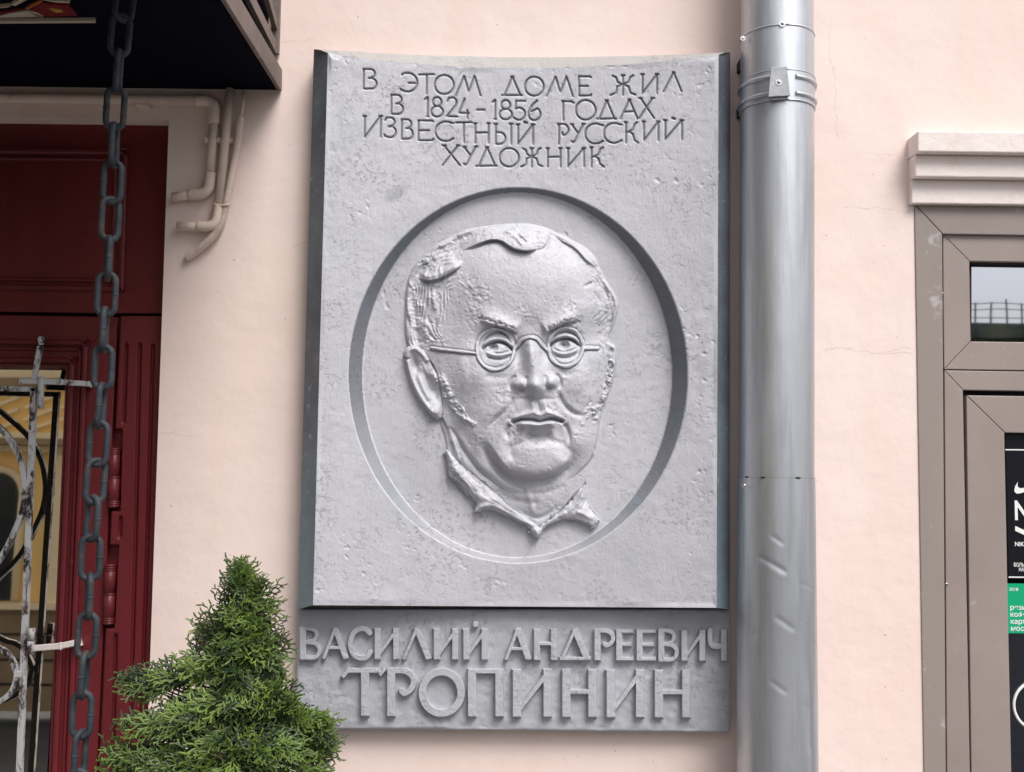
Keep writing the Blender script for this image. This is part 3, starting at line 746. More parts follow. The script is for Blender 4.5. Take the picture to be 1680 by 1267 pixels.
# ---- letters as strokes in a unit box (x right, y down) ----
def arc(cx, cy, rx, ry, a0, a1, n=18):
    return [(cx+rx*math.cos(R(a)), cy+ry*math.sin(R(a))) for a in np.linspace(a0, a1, n)]
I_ = [[(0, 0), (0, 1)], [(0, 1), (1, 0)], [(1, 0), (1, 1)]]
def tick(x, y, w=.09): return [(x-w, y), (x+w, y)]
GL = {
 'В': [[(0, 0), (0, 1)], [(0, 0), (.5, 0)]+arc(.5, .225, .36, .225, -90, 90, 10)+[(.4, .46)], [(.4, .46), (.6, .47)]+arc(.62, .735, .36, .265, -80, 90, 10)+[(0, 1)]],
 'Э': [[(.1, .1), (.2, .02)]+arc(.45, .5, .55, .5, -95, 100, 22)+[(.1, .93), (0, .84)], [(.5, .54), (.98, .54)]],
 'Т': [[(0, .02), (1, 0)], [(.5, 0), (.5, 1)]],
 'О': [arc(.5, .5, .5, .5, 0, 360, 34)],
 'М': [[(0, 1), (.34, 0), (.52, .78), (.76, 0), (1, 1)]],
 'Д': [[(.52, 0), (.12, 1)], [(.52, 0), (.92, .98)], [(0, 1), (1, .99)], tick(.52, .0, .06)],
 'Е': [[(0, 0), (0, 1)], [(0, 0), (.92, .01), (.98, .05)], [(0, .5), (.72, .5)], [(0, 1), (.95, 1), (1, .93)]],
 'Ж': [[(.5, 0), (.5, 1)], tick(.5, 0, .06), [(.08, .02), (.22, .10), (.28, .33), (.5, .47)], [(.92, .0), (.80, .10), (.72, .33), (.5, .47)], [(.46, .48), (.27, .56), (.22, .88), (0, 1)], [(.54, .48), (.73, .56), (.80, .88), (1, .98)]],
 'И': I_+[tick(0, 0), tick(1, 0)], 'Й': I_+[tick(0, 0), tick(1, 0)],
 'Л': [[(0, 1), (.56, 0), (1, .98)], tick(.56, 0, .05)],
 '1': [[(.0, .12), (.7, 0)], [(.75, 0), (.75, 1)], tick(.7, 1, .2)],
 '8': [arc(.5, .235, .36, .235, 0, 360, 24), arc(.5, .73, .5, .27, 0, 360, 26)],
 '2': [[(.05, .2), (.2, .03)]+arc(.55, .25, .36, .25, -110, 40, 12)+[(.0, .96), (1, .98)]],
 '4': [[(.55, 0), (0, .72), (.95, .74)], [(.82, .6), (.82, 1)]],
 '5': [[(.95, 0), (.2, .0), (.12, .42)]+arc(.45, .68, .5, .32, -110, 120, 18)+[(0, .88)]],
 '6': [[(.72, .0), (.3, .25), (.03, .6)]+arc(.5, .68, .47, .32, 190, -60, 26)+[(.45, .5), (.3, .55)]],
 '-': [[(0, .5), (1, .5)]],
 'Г': [[(.1, 0), (.1, 1)], [(0, .02), (.85, .03), (1, .1)]],
 'А': [[(0, 1), (.52, 0)], [(.52, 0), (1, 1)], [(.26, .64), (.74, .62)], tick(.52, 0, .06)],
 'Х': [[(.08, 0), (1, 1)], [(.9, 0), (0, 1)], tick(.08, 0), tick(.9, 0)],
 'З': [[(.05, .14), (.2, .02)]+arc(.5, .22, .4, .22, -110, 90, 12)+[(.38, .45)], [(.38, .45), (.6, .46)]+arc(.52, .72, .48, .28, -80, 120, 14)+[(.1, .95), (0, .86)]],
 'С': [[(1, .08)]+arc(.58, .5, .58, .5, -60, -305, 26)+[(1, .86)]],
 'Н': [[(0, 0), (0, 1)], [(1, 0), (1, 1)], [(0, .48), (1, .46)], tick(0, 0), tick(1, 0)],
 'Ы': [[(.06, 0), (.06, 1)], [(.06, .42), (.3, .42)]+arc(.3, .71, .32, .29, -90, 90, 10)+[(.06, 1)], [(.95, 0), (.95, 1)], tick(.06, 0), tick(.95, 0)],
 'Р': [[(.12, 0), (.12, 1)], [(0, .02), (.5, .0)]+arc(.55, .28, .4, .27, -90, 95, 12)+[(.42, .5), (.42, .42)]],
 'У': [[(0, .02), (.52, .5)], [(.95, 0), (.5, .55), (.28, .9), (.12, 1), (0, .94)], tick(.03, .02), tick(.95, 0)],
 'К': [[(.1, 0), (.1, 1)], tick(.1, 0), [(.95, 0), (.75, .1), (.6, .36), (.3, .48), (.12, .48)], [(.4, .48), (.62, .58), (.72, .85), (1, 1)]],
}
z6 = lambda a, b, c, d: (480+a/4.42, 70+b/4.42, 480+c/4.42, 70+d/4.42)
z7 = lambda a, b, c, d: (840+a/4.42, 70+b/4.42, 840+c/4.42, 70+d/4.42)
INSC = [('В', z6(514, 195, 610, 337)), ('Э', z6(780, 222, 903, 358)), ('Т', z6(917, 232, 1025, 372)), ('О', z6(1030, 238, 1168, 376)), ('М', z6(1182, 245, 1362, 387)),
 ('Д', z6(1517, 250, 1662, 384)), ('О', z7(92, 250, 228, 388)), ('М', z7(250, 250, 440, 390)), ('Е', z7(484, 247, 573, 387)), ('Ж', z7(714, 240, 893, 383)), ('И', z7(945, 232, 1050, 370)), ('Л', z7(1098, 218, 1228, 358)),
 ('В', z6(715, 382, 802, 520)), ('1', z6(958, 398, 986, 538)), ('8', z6(1005, 398, 1090, 540)), ('2', z6(1117, 400, 1195, 542)), ('4', z6(1205, 410, 1280, 550)), ('-', z6(1338, 470, 1390, 508)),
 ('1', z6(1448, 418, 1475, 556)), ('8', z6(1500, 420, 1590, 560)), ('5', z7(12, 425, 98, 563)), ('6', z7(115, 422, 208, 565)), ('Г', z7(362, 425, 445, 565)), ('О', z7(462, 420, 605, 562)), ('Д', z7(615, 422, 752, 555)), ('А', z7(785, 415, 910, 555)), ('Х', z7(922, 405, 1030, 550)),
 ('И', z6(522, 535, 638, 688)), ('З', z6(665, 545, 748, 690)), ('В', z6(790, 560, 872, 700)), ('Е', z6(912, 567, 1020, 711)), ('С', z6(1035, 575, 1166, 717)), ('Т', z6(1185, 580, 1297, 725)), ('Н', z6(1324, 588, 1420, 730)), ('Ы', z6(1465, 592, 1590, 738)),
 ('Й', z7(42, 597, 151, 738)), ('Р', z7(330, 592, 412, 738)), ('У', z7(432, 592, 522, 726)), ('С', z7(530, 590, 660, 735)), ('С', z7(665, 586, 795, 730)), ('К', z7(815, 580, 913, 728)), ('И', z7(955, 575, 1060, 714)), ('Й', z7(1110, 565, 1230, 705)),
 ('Х', z6(1087, 748, 1213, 892)), ('У', z6(1242, 756, 1335, 888)), ('Д', z6(1332, 762, 1480, 897)), ('О', z6(1500, 768, 1640, 902)), ('Ж', z7(66, 768, 218, 902)), ('Н', z7(258, 768, 350, 902)), ('И', z7(405, 768, 520, 902)), ('К', z7(566, 762, 664, 902))]
DOTS = [(840+97/4.42, 70+581/4.42), (840+1170/4.42, 70+552/4.42)]
groove = np.zeros(PX.shape)
def carve(pts, hw, depth):
    p = np.array(pts)
    m = 8
    rows = np.where((PY[:, 0] > p[:, 1].min()-m-26) & (PY[:, 0] < p[:, 1].max()+m+26))[0]
    mid = PX[(rows[0]+rows[-1])//2]; cols = np.where((mid > p[:, 0].min()-m) & (mid < p[:, 0].max()+m))[0]
    Wd = (slice(rows[0], rows[-1]+1), slice(cols[0], cols[-1]+1))
    d, _, _ = path_field(PX[Wd], PY[Wd], p)
    groove[Wd] = np.maximum(groove[Wd], depth*np.clip(1.15-d/hw, 0, 1))
for ch, (x0, y0, x1, y1) in INSC:
    for st in GL[ch]:
        carve([(x0+(x1-x0)*a, y0+(y1-y0)*b) for a, b in st], 1.9, .0055)
for x, y in DOTS: carve([(x-1.6, y-.6), (x+1.6, y+.6)], 2.6, .0058)
YS = YS+groove
# chipped places along the top edge
for (x, y, l) in ((641, 102, 9), (683, 105.5, 7), (756, 109, 15), (887, 112, 8), (931, 112, 7), (1003, 110, 18), (1025, 110, 12)):
    d = np.hypot((PX-x)/(l*.5), (PY-y)/2.2); YS += .0012*np.clip(1.3-d, 0, 1)
Vs = W(PX, PY, YS)
rim = (t > .04) & (t < .96)
kr = rim[:-1, :-1] & rim[1:, :-1] & rim[1:, 1:] & rim[:-1, 1:]
def grid_normals(V):
    a = np.gradient(V, axis=1); b = np.gradient(V, axis=0); n = np.cross(b, a)
    return n/np.maximum(np.linalg.norm(n, axis=2, keepdims=True), 1e-12)
nrm = grid_normals(Vs)
if nrm[NY//2, 5, 1] > 0: nrm = -nrm
gm = groove > .0012
kg = (gm[:-1, :-1] & gm[1:, 1:]) | (gm[1:, :-1] & gm[:-1, 1:])
slab = put("slab", grid_mesh("slab", Vs, ~kr & ~kg, nrm), M['silver'], plaque)
put("inscription", grid_mesh("inscription", Vs, kg, nrm), M['engraved'], slab)  # engraved strokes coloured darker than the slab face
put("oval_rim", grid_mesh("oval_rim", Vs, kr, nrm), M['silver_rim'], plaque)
# bevelled long edges, chamfered top, underside and flanks of the slab
eb = MB(); n = 90
def strip(A, B, rev=False, mb=eb):
    V = list(A)+list(B); k = len(A)
    mb.add(V, [[i, i+1, k+i+1, k+i] if not rev else [i, k+i, k+i+1, i+1] for i in range(k-1)])
ys = np.linspace(0, 1, n)
YO = -.066
LF = [tuple(Vs[int(round(v*(NY-1))), 0]) for v in ys]; RF = [tuple(Vs[int(round(v*(NY-1))), -1]) for v in ys]
LO = [tuple(P(lo(81+919*v), 81+919*v, YO)) for v in ys]; RO = [tuple(P(ro(86+914*v), 86+914*v, YO)) for v in ys]
LB = [(x, .01, z) for x, y, z in LO]; RB = [(x, .01, z) for x, y, z in RO]
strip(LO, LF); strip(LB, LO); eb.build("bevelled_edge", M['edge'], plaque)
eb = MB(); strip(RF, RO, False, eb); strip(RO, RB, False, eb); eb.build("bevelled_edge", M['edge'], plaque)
tb = MB()
FT = [tuple(Vs[0, i]) for i in range(0, NX, 7)]+[tuple(Vs[0, -1])]
xs_ = [lf(87)+(rf(90)-lf(87))*(min(i*7, NX-1)/(NX-1)) for i in range(len(FT))]
OT = []
for i in range(len(FT)):
    w = i/(len(FT)-1); x = 515+(1198-515)*w; y = float(np.interp(x, outc[:, 0], outc[:, 1]))
    s = (x-XM)/HW; OT.append(tuple(P(x, y, min(Yf(x)+.018, -.05))))
OT[0] = LO[0]; OT[-1] = RO[0]
OB = [(x, .01, z+.004) for x, y, z in OT]
strip(OT, FT, True, tb); strip(OB, OT, True, tb); tb.build("top_chamfer", M['warm_grey'], plaque)
ub = MB()
FB = [tuple(Vs[-1, min(i*7, NX-1)]) for i in range(len(FT))]
UB = [(x, .01, z-.002) for x, y, z in FB]
strip(FB, UB, True, ub)
ub.add([LO[-1], LF[-1], (LF[-1][0], .01, LF[-1][2]-.002), (LO[-1][0], .01, LO[-1][2])], [[0, 1, 2, 3]])
ub.add([RF[-1], RO[-1], (RO[-1][0], .01, RO[-1][2]), (RF[-1][0], .01, RF[-1][2]-.002)], [[0, 1, 2, 3]])
ub.build("underside", M['plate'], plaque)

# ---- portrait relief ----
PF = portrait(1.4)
ppx = 560+PF.X/1.979; ppy = 290+PF.Y/1.979
UNIT = .00073*RELIEF
flp = FLOOR+0.004*np.clip((ppy-609)/290, -1, 1)
VP = W(ppx, ppy, flp+.0035-PF.H*UNIT-.0035*sstep(0, 8, PF.inside))
pn = grid_normals(VP)
if pn[VP.shape[0]//2, VP.shape[1]//2, 1] > 0: pn = -pn
def cells(mk): return mk[:-1, :-1] | mk[1:, :-1] | mk[1:, 1:] | mk[:-1, 1:]
ins = cells(PF.inside > -3)
HAIRP = [(190, 560), (190, 400), (215, 270), (300, 190), (450, 140), (620, 130), (760, 190), (860, 290), (920, 400), (905, 480), (866, 520), (838, 500), (842, 420), (822, 365), (832, 302), (790, 268), (735, 220), (690, 196), (660, 232), (640, 236), (600, 242), (565, 236), (545, 226), (520, 210), (470, 210), (430, 226), (385, 245), (392, 288), (330, 326), (285, 350), (266, 420), (254, 480), (262, 545), (225, 548)]
hm = (poly_field(PF.X, PF.Y, np.array(HAIRP, float)) > 0) & (PF.dH > -4)
sm_ = PF.spec_m < .6
cm_ = PF.collm > -2.5
c_spec = cells(sm_) & ins; c_col = cells(cm_) & ins & ~c_spec; c_hair = cells(hm) & ins & ~c_col & ~c_spec
relief = put("portrait_relief", grid_mesh("portrait_relief", VP, ins & ~c_spec & ~c_col & ~c_hair, pn), M['silver'], plaque)
for nm, kk in (("hair", c_hair), ("collar", c_col), ("spectacles", c_spec)):
    put(nm, grid_mesh(nm, VP, kk, pn), M['silver'], relief)

# ---- name plate with raised letters ----
NPY = -.040
plate_pts = [(489, 1000), (1198, 1000), (1198.5, 1202), (484.5, 1195.5)]
pv = np.linspace(0, 1, 120); pu = np.linspace(0, 1, 420)
A_, B_, C_, D_ = [np.array(p, float) for p in plate_pts]
GP = (A_*(1-pu[None, :, None])+B_*pu[None, :, None])*(1-pv[:, None, None])+(D_*(1-pu[None, :, None])+C_*pu[None, :, None])*pv[:, None, None]
rr_ = noise(GP.shape[:2], 8, 31)*.0007+noise(GP.shape[:2], 2.2, 32)*.0004
ek = np.minimum.reduce([pu[None]+0*rr_, 1-pu[None]+0*rr_, (pv[:, None]+0*rr_)*.3, (1-pv[:, None]+0*rr_)*.3])
rnd = .004*(1-np.sqrt(np.clip(1-(1-np.clip(ek/.006, 0, 1))**2, 0, 1)))
VN = W(GP[..., 0], GP[..., 1], NPY-rr_*sstep(0, .01, ek)+rnd)
nm_ = MB()
ring = list(VN[0])+list(VN[1:, -1])+list(VN[-1, -2::-1])+list(VN[-2:0:-1, 0])
ring = [tuple(p) for p in ring]; back = [(x, .01, z) for x, y, z in ring]; k = len(ring)
pl_me = grid_mesh("nameplate", VN)
nameplate = put("nameplate", pl_me, M['plate'], plaque)
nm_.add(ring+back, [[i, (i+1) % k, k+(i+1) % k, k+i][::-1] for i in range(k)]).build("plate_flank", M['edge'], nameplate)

def raised(ch, box, tv, th, tilt=0.0):
    """one raised letter: strokes with upright and thin weights, flat top and sloped sides"""
    x0, y0, x1, y1 = box; w = x1-x0; h = y1-y0; S = []
    v = lambda x, a=0, b=1, t=None: S.append(('b', (x, y0+h*a), (x, y0+h*b), (t or tv)/2))
    ln = lambda a, b, t: S.append(('b', a, b, t/2))
    pth = lambda p, t: S.append(('p', p, None, t/2))
    q = lambda a, b: (x0+w*a, y0+h*b)
    e = th/2
    if ch in 'ИЙ':
        v(x0+tv/2); v(x1-tv/2); ln((x0+tv*.5, y1-e*1.6), (x1-tv*.5, y0+e*1.6), th); ln((x0-1.5, y0+1.2), (x0+tv*.8, y0+1.2), 2.4)
        if ch == 'Й': S.append(('p', [(x0+w*.5, y0-h*.13), (x0+w*.5+.3, y0-h*.13)], None, 5.2))
    elif ch == 'Н': v(x0+tv/2); v(x1-tv/2); ln((x0, y0+h*.47), (x1, y0+h*.47), th)
    elif ch == 'П': v(x0+tv/2); v(x1-tv/2); ln((x0, y0+e), (x1, y0+e), th)
    elif ch == 'В':
        v(x0+tv/2); pth([q(.1, .03)]+[(x0+w*a, y0+h*b) for a, b in [(.5, .04), (.74, .12), (.78, .26), (.66, .40), (.4, .46)]], th*1.15)
        pth([(x0+w*a, y0+h*b) for a, b in [(.3, .46), (.7, .5), (.9, .64), (.88, .82), (.68, .95), (.1, .955)]], th*1.2)
    elif ch in 'АЛД':
        ln((x0+e, y1), (x0+w*.5, y0), th); ln((x0+w*.48, y0), (x1-tv*.5, y1), tv*.95)
        if ch == 'А': ln((x0+w*.25, y0+h*.64), (x0+w*.78, y0+h*.64), th*.9)
        if ch == 'Д': ln((x0, y1-e), (x1, y1-e), th); 
    elif ch == 'С': pth([q(.98, .17), q(.8, .05), q(.55, .03), q(.25, .14), q(.1, .38), q(.1, .62), q(.25, .86), q(.55, .96), q(.82, .93), q(1, .78)], tv*.85)
    elif ch == 'О': pth([q(.5+.42*math.cos(a), .5+.43*math.sin(a)) for a in np.linspace(0, 2*math.pi, 40)], tv*.92)
    elif ch == 'Р':
        v(x0+tv/2); pth([q(.1, .06), q(.55, .05), q(.82, .14), q(.9, .28), q(.8, .44), q(.6, .52), q(.5, .47)], th*1.25)
    elif ch == 'Е':
        v(x0+tv/2); ln((x0, y0+e), (x1-1, y0+e), th); ln((x0, y0+h*.48), (x1-w*.1, y0+h*.48), th); ln((x0, y1-e), (x1, y1-e), th); v(x1-1.4, 0, .13, 2.4); v(x1-1.2, .86, 1, 2.4)
    elif ch == 'Т':
        v(x0+w*.53); ln((x0+w*.13, y0+e), (x0+w*.88, y0+e), th); ln((x0, y0+h*.2), (x0+w*.17, y0+1), th*.8); ln((x0+w*.87, y0+h*.16), (x1, y0+1), th*.8)
    elif ch == 'Ч':
        v(x1-tv/2); pth([q(.12, .02), q(.13, .35), q(.3, .52), q(.8, .52)], tv*.85)
    st = .6; gx = np.arange(x0-7, x1+8, st); gy = np.arange(y0-(16 if ch == 'Й' else 7), y1+8, st); X, Y = np.meshgrid(gx, gy)
    sd = np.full(X.shape, -1e9)
    for kind, a, b, hw in S:
        if kind == 'b':
            dx, dy = b[0]-a[0], b[1]-a[1]; L = math.hypot(dx, dy); dx /= L; dy /= L
            al = (X-a[0])*dx+(Y-a[1])*dy; ac = np.abs((X-a[0])*dy-(Y-a[1])*dx)
            q_ = np.minimum(hw-ac, np.minimum(al, L-al))
        else:
            pts = smooth_path(a, 5) if len(a) > 2 and len(a) < 30 else np.array(a, float)
            d, _, _ = path_field(X, Y, pts); q_ = hw-d
        sd = np.maximum(sd, q_)
    sd = np.minimum(sd, y1-Y+.0*X) if ch in 'АЛД' else sd
    hgt = -.0025+.0185*sstep(-1.5, .9, sd)
    fr = noise(X.shape, 7, ord(ch))*.00022+noise(X.shape, 2.2, ord(ch)+1)*.00014
    Z = W(X, Y, NPY-hgt-fr*(sd > 0))
    nn = grid_normals(Z)
    if nn[0, 0, 1] > 0: nn = -nn
    kk = cells(sd > -2.6)
    return put("letter", grid_mesh("letter", Z, kk, nn), M['letter'], nameplate)
z8 = lambda a, b, c, d: (470+a/2.24, 960+b/2.24, 470+c/2.24, 960+d/2.24)
row1 = [('В', 48, 128), ('А', 128, 232), ('С', 228, 308), ('И', 322, 415), ('Л', 423, 536), ('И', 540, 632), ('Й', 648, 740), ('А', 798, 903), ('Н', 908, 995), ('Д', 1003, 1118), ('Р', 1130, 1208), ('Е', 1210, 1275), ('Е', 1285, 1358), ('В', 1365, 1440), ('И', 1450, 1540), ('Ч', 1548, 1620)]
for ch, a, b in row1:
    dy = (a+b)/2/1600*9; raised(ch, z8(a, 156+dy-(1 if ch in 'АЛ' else 0), b, 272+dy), 11, 6.4)
row2 = [('Т', 205, 362), ('Р', 368, 478), ('О', 485, 655), ('П', 665, 798), ('И', 830, 975), ('Н', 1012, 1140), ('И', 1175, 1315), ('Н', 1352, 1485)]
for ch, a, b in row2:
    dy = (a+b)/2/1600*8; raised(ch, z8(a, 304+dy, b, 481+dy), 14.5, 8.5)

# ============================ downpipe ============================
PR = .0868; PYc = -(PR+.030)
def axis_pt(px, py_front, r=PR):
    """pipe axis point whose nearest front point is seen at (px, py)"""
    q = P(px, py_front, PYc-r); return Vector((P(px, py_front, PYc).x, PYc, q.z))
pipe = thing("downpipe", (axis_pt(1273, 800).x, PYc, 0), "tall round galvanised metal downpipe running down beside the plaque, dented near the bottom", "downpipe")
def pipe_cx(py): return np.interp(py, [0, 490, 785, 1267], [1275, 1273.5, 1273.5, 1279.5])
def shell(name, py0, py1, r0, r1, mat, dents=None, rows=None, extra=0):
    n = 128; rows = rows or max(2, int((py1-py0)/4))
    z0 = axis_pt(pipe_cx(py0), py0, r0).z; z1 = axis_pt(pipe_cx(py1), py1, r1).z
    ax0 = axis_pt(pipe_cx(py0), py0, r0).x; ax1 = axis_pt(pipe_cx(py1), py1, r1).x
    T = np.linspace(0, 1, rows)[:, None]; A = np.linspace(0, 2*math.pi, n+1)[None]
    Z = z0+(z1-z0)*T+0*A; C = ax0+(ax1-ax0)*T; Rr = r0+(r1-r0)*T+0*A
    if dents:
        py = py0+(py1-py0)*T+0*A; sx = 1275+np.sin(A)*62+0*T
        fr = np.cos(A) > .1
        for (xa, ya, xb, yb, w, dep) in dents:
            d, s, t = path_field(sx, py, np.array([(xa, ya), (xb, yb)], float))
            Rr -= np.where(fr, dep*np.exp(-(np.maximum(s, 0)/w)**2-(np.minimum(s, 0)/(w*.35))**2)*np.exp(-(d/(w*1.6))**2), 0)
            Rr += np.where(fr, dep*.25*np.exp(-((s-w*1.5)/w)**2)*np.exp(-(d/(w*2.4))**2), 0)
    V = np.stack([C+Rr*np.sin(A), PYc-Rr*np.cos(A), Z], -1)
    return put(name, grid_mesh(name, V), mat, pipe)
shell("upper_section", -700, 42, PR*.985, PR*.985, M['zinc'])
shell("middle_section", 37, 786, PR, PR, M['zinc'])
shell("lower_section", 784.5, 2300, PR*1.022, PR*1.12, M['zinc'],
      [(1240, 924, 1271, 945, 7,   .0020), (1255, 886, 1268, 897, 5, .0014), (1262, 1027, 1284, 1044, 7, .0014), (1254, 1138, 1272, 1152, 6, .0015), (1300, 968, 1322, 979, 4, .001), (1318, 1072, 1328, 1080, 4, .001), (1225, 1010, 1232, 1060, 9, .0015), (1306, 1180, 1312, 1250, 10, .0015)], rows=420)
def ringband(mb, py, r, rt, a0=-180, a1=180, n=72):
    c = axis_pt(pipe_cx(py), py, r)
    pts = [(c.x+r*math.sin(R(a)), PYc-r*math.cos(R(a)), c.z) for a in np.linspace(a0, a1, n)]
    mb.tube(pts, rt, 10, closed=(a1-a0 >= 360), up=(0, 0, 1))
b = MB(); ringband(b, 40, PR*1.0, .0022, 0, 359.9, 72); b.build("seam_bead", M['zinc'], pipe)
g_ = MB()
b = MB(); ringband(b, 785.3, PR*1.0, .0016, 0, 359.9, 72); b.build("joint_line", M['gap'], pipe)
for a in (-62, -33, 18): 
    c = axis_pt(pipe_cx(785), 785, PR*1.02)
    g_ = MB(); g_.ball((c.x+PR*1.018*math.sin(R(a)), PYc-PR*1.018*math.cos(R(a)), c.z+.0015), .0028, 2.4*math.cos(R(a))+.4, 1, .8); g_.build("joint_gap", M['gap'], pipe)
band = shell("clamp_band", 113, 163, PR*1.018, PR*1.018, M['zinc'], rows=8)
bb = MB()
for py in (124.5, 152): ringband(bb, py, PR*1.022, .0052, 14, 346, 72)
ringband(bb, 163, PR*1.018, .0018, 0, 359.9); ringband(bb, 113.5, PR*1.018, .0014, 0, 359.9)
bb.build("band_rib", M['zinc'], band)
cl = MB(); yf = PYc-PR*1.018
cl.px([(1265, 110.5), (1291, 109), (1296.5, 157), (1260.5, 159)], yf-.012, yf-.0075, .0008)
cl.px([(1262.5, 159), (1294.5, 157.5), (1290, 163), (1266, 164)], yf-.006, yf+.004)
cl.build("clip_plate", M['clip'], band)
def screw(px, py, Y, r=.0042, parent=pipe, mat='screw'):
    c = P(px, py, Y); s = MB(); s.ball(c, r, 1, .55, 1); s.tube([c+Vector((0, .002, 0)), c+Vector((0, -.0005, 0))], r*1.75, 16)
    s.build("screw", M[mat], parent)
    MB().ball(c+Vector((0, -r*.5, 0)), r*.42, 1, .3, 1, 8).build("screw_slot", M['gap'], parent) if r > .004 else None
def on_pipe(px, py, r):
    c = pipe_cx(py); s = max(-.98, min(.98, (px-c)/61.0)); a = math.asin(s); return PYc-r*math.cos(a)
screw(1277.7, 135, yf-.0125, .0045); screw(1283.6, 39, on_pipe(1283.6, 39, PR)-.002, .0045)
screw(1222, 797, on_pipe(1222, 797, PR*1.03)-.002, .0036); screw(1299.5, 799, on_pipe(1299.5, 799, PR*1.03)-.002, .0046)
screw(1219, 63, on_pipe(1219, 63, PR)-.001, .0036); screw(1332.5, 63, on_pipe(1332, 63, PR)-.001, .0034)
for py in (60, 140):                                             # wall hooks behind the pipe
    hk = MB(); c = axis_pt(1273, py); hk.box((c.x-.07, PYc+.02, c.z-.012), (c.x-.055, .02, c.z+.012)); hk.build("wall_hook", M['iron'], pipe)

# ============================ brown shop door on the right ============================
shop = thing("shop_door", tuple(P(1700, GY, 0)), "brown aluminium shop door with a narrow transom window above it", "door")
RX = 2350                                                        # far right side, outside the picture
e1 = win_edge; e2 = line_x(1546, 384, 1552, 1267); e3 = line_x(1581, 641, 1592, 1267); e4 = line_x(1586, 648, 1594, 1267); e5 = line_x(1648, 710, 1659.5, 1267)
mb = MB()
mb.px([(1500.5, 335.5), (1546, 384), (e2(GY), GY), (e1(GY), GY)], -.004, .06, .002)
mb.px([(1501.5, 335.5), (RX, 335.5+12), (RX, 384+12), (1547, 384)], -.003, .06, .002)
mb.build("lining", M['frame2'], shop)
mb = MB(); yA = .006
mb.px([(1547, 385), (1590.5, 428.5), (1592.5, 559.5), (1549, 605.5)], yA, .06, .0018)
mb.px([(1547.5, 385), (RX, 396), (RX, 440), (1591, 428.5)], yA+.0004, .06, .0018)
mb.px([(1592.5, 560.5), (RX, 570), (RX, 618), (1549.5, 606)], yA+.0004, .06, .0018)
mb.build("transom_frame", M['frame'], shop)
MB().px([(1585, 423), (RX, 430), (RX, 575), (1587, 565)], .046, .052).build("transom_glass", M['sglass'], shop)
sb = MB(); sb.px([(1590, 427), (RX, 437), (RX, 443), (1590, 431.5)], .022, .045); sb.px([(1589.5, 428), (1594, 432), (1594, 560), (1591, 560)], .030, .045)
sb.build("glazing_seal", M['gap'], shop)
mb = MB()
mb.px([(1549.5, 608), (1580, 640), (e3(GY), GY), (e2(GY)+1.5, GY)], yA, .06, .0018)
mb.px([(1550, 607.8), (RX, 620), (RX, 652), (1580.5, 640)], yA+.0004, .06, .0018)
mb.build("door_frame", M['frame'], shop)
MB().px([(1575, 636), (RX, 640), (RX, 720), (e4(GY)+12, GY), (e3(GY)-6, GY)], .035, .06).build("door_gap", M['gap'], shop)
leaf = MB(); yL = .008
leaf.px([(1585.5, 649), (1648, 710), (e5(GY-90), GY-90), (e4(GY), GY)], yL, .033, .002)
leaf.px([(1586.2, 648.8), (RX, 660), (RX, 722), (1648.6, 710)], yL+.0004, .033, .002)
leaf.build("door_leaf", M['frame'], shop)
MB().px([(1642, 704), (RX, 712), (RX, GY-60), (e5(GY-60)-5, GY-60)], .026, .031).build("door_glass", M['pglass'], shop)
def sscrew(px, py): 
    c = P(px, py, yA); s = MB(); s.ball(c, .0040, 1, .6, 1); s.build("screw", M['screw'], shop); MB().ball(c+Vector((0, -.0018, 0)), .0022, 1, .4, 1, 8).build("screw_slot", M['gap'], shop)
sscrew(1610, 383); sscrew(1546, 482); sscrew(1553, 959)

# ---------- printed sheets stuck to the shop glass ----------
def text(s, size_px, px, py, Y, mat, parent, name, sx=1.0, align='LEFT', bold=0.0):
    c = bpy.data.curves.new(name, 'FONT'); c.body = s; c.align_x = align; c.size = 1; c.offset = bold; c.resolution_u = 4
    o = bpy.data.objects.new(name, c); link(o); dg = bpy.context.evaluated_depsgraph_get()
    me = bpy.data.meshes.new_from_object(o.evaluated_get(dg)); bpy.data.objects.remove(o); bpy.data.curves.remove(c)
    q = P(px, py, Y); k = size_px*(DIST+Y)/FPX
    for v in me.vertices: v.co = (q.x+v.co.x*k*sx, Y, q.z+v.co.y*k)
    return put(name, me, mat, parent)
GYs = .0255
def px_poly(pts, Y): return MB().add([tuple(P(x, y, Y)) for x, y in pts], [list(range(len(pts)))[::-1]])
bp = thing("poster", tuple(P(1690, 850, GYs)), "black poster with white letters and white tick mark on the shop glass", "poster", "printed sheets on the shop glass")
MB().px([(1649.5, 713), (1762, 715), (1766, 951), (1655, 950)], GYs-.001, GYs).build("sheet", M['black'], bp)
yq = GYs-.0016
MB().px([(1649.6, 737), (1764, 738), (1764, 740), (1649.6, 739)], yq, yq+.0004).build("rule_line", M['white'], bp)
MB().px([(1654.8, 946), (1765, 947), (1765, 949), (1654.8, 948)], yq, yq+.0004).build("rule_line", M['white'], bp)
sw = [(1670.5, 790)]+[tuple(p) for p in smooth_path([(1665.5, 798), (1664.3, 805), (1667, 809.3), (1673, 809.6), (1684, 806), (1703, 797.5), (1722, 788.5)], 5)]+[tuple(p) for p in smooth_path([(1722, 788.5), (1700, 795), (1682, 800), (1674, 801), (1670, 798.5), (1669.4, 794.5), (1670.5, 790)], 5)][1:-1]
MB().px(sw, yq, yq+.0004).build("tick_mark", M['white'], bp)
text("NIKE", 44, 1663.5, 852.5, yq, M['white'], bp, "big_lettering", .78, 'LEFT', .022)
MB().px([(1665.5, 863), (1700, 879), (1700, 887), (1665.5, 871)], yq, yq+.0004).build("slanted_stroke", M['white'], bp)
text("NIKE", 9.5, 1664.8, 896, yq, M['white'], bp, "small_lettering", .95, 'LEFT', .02)
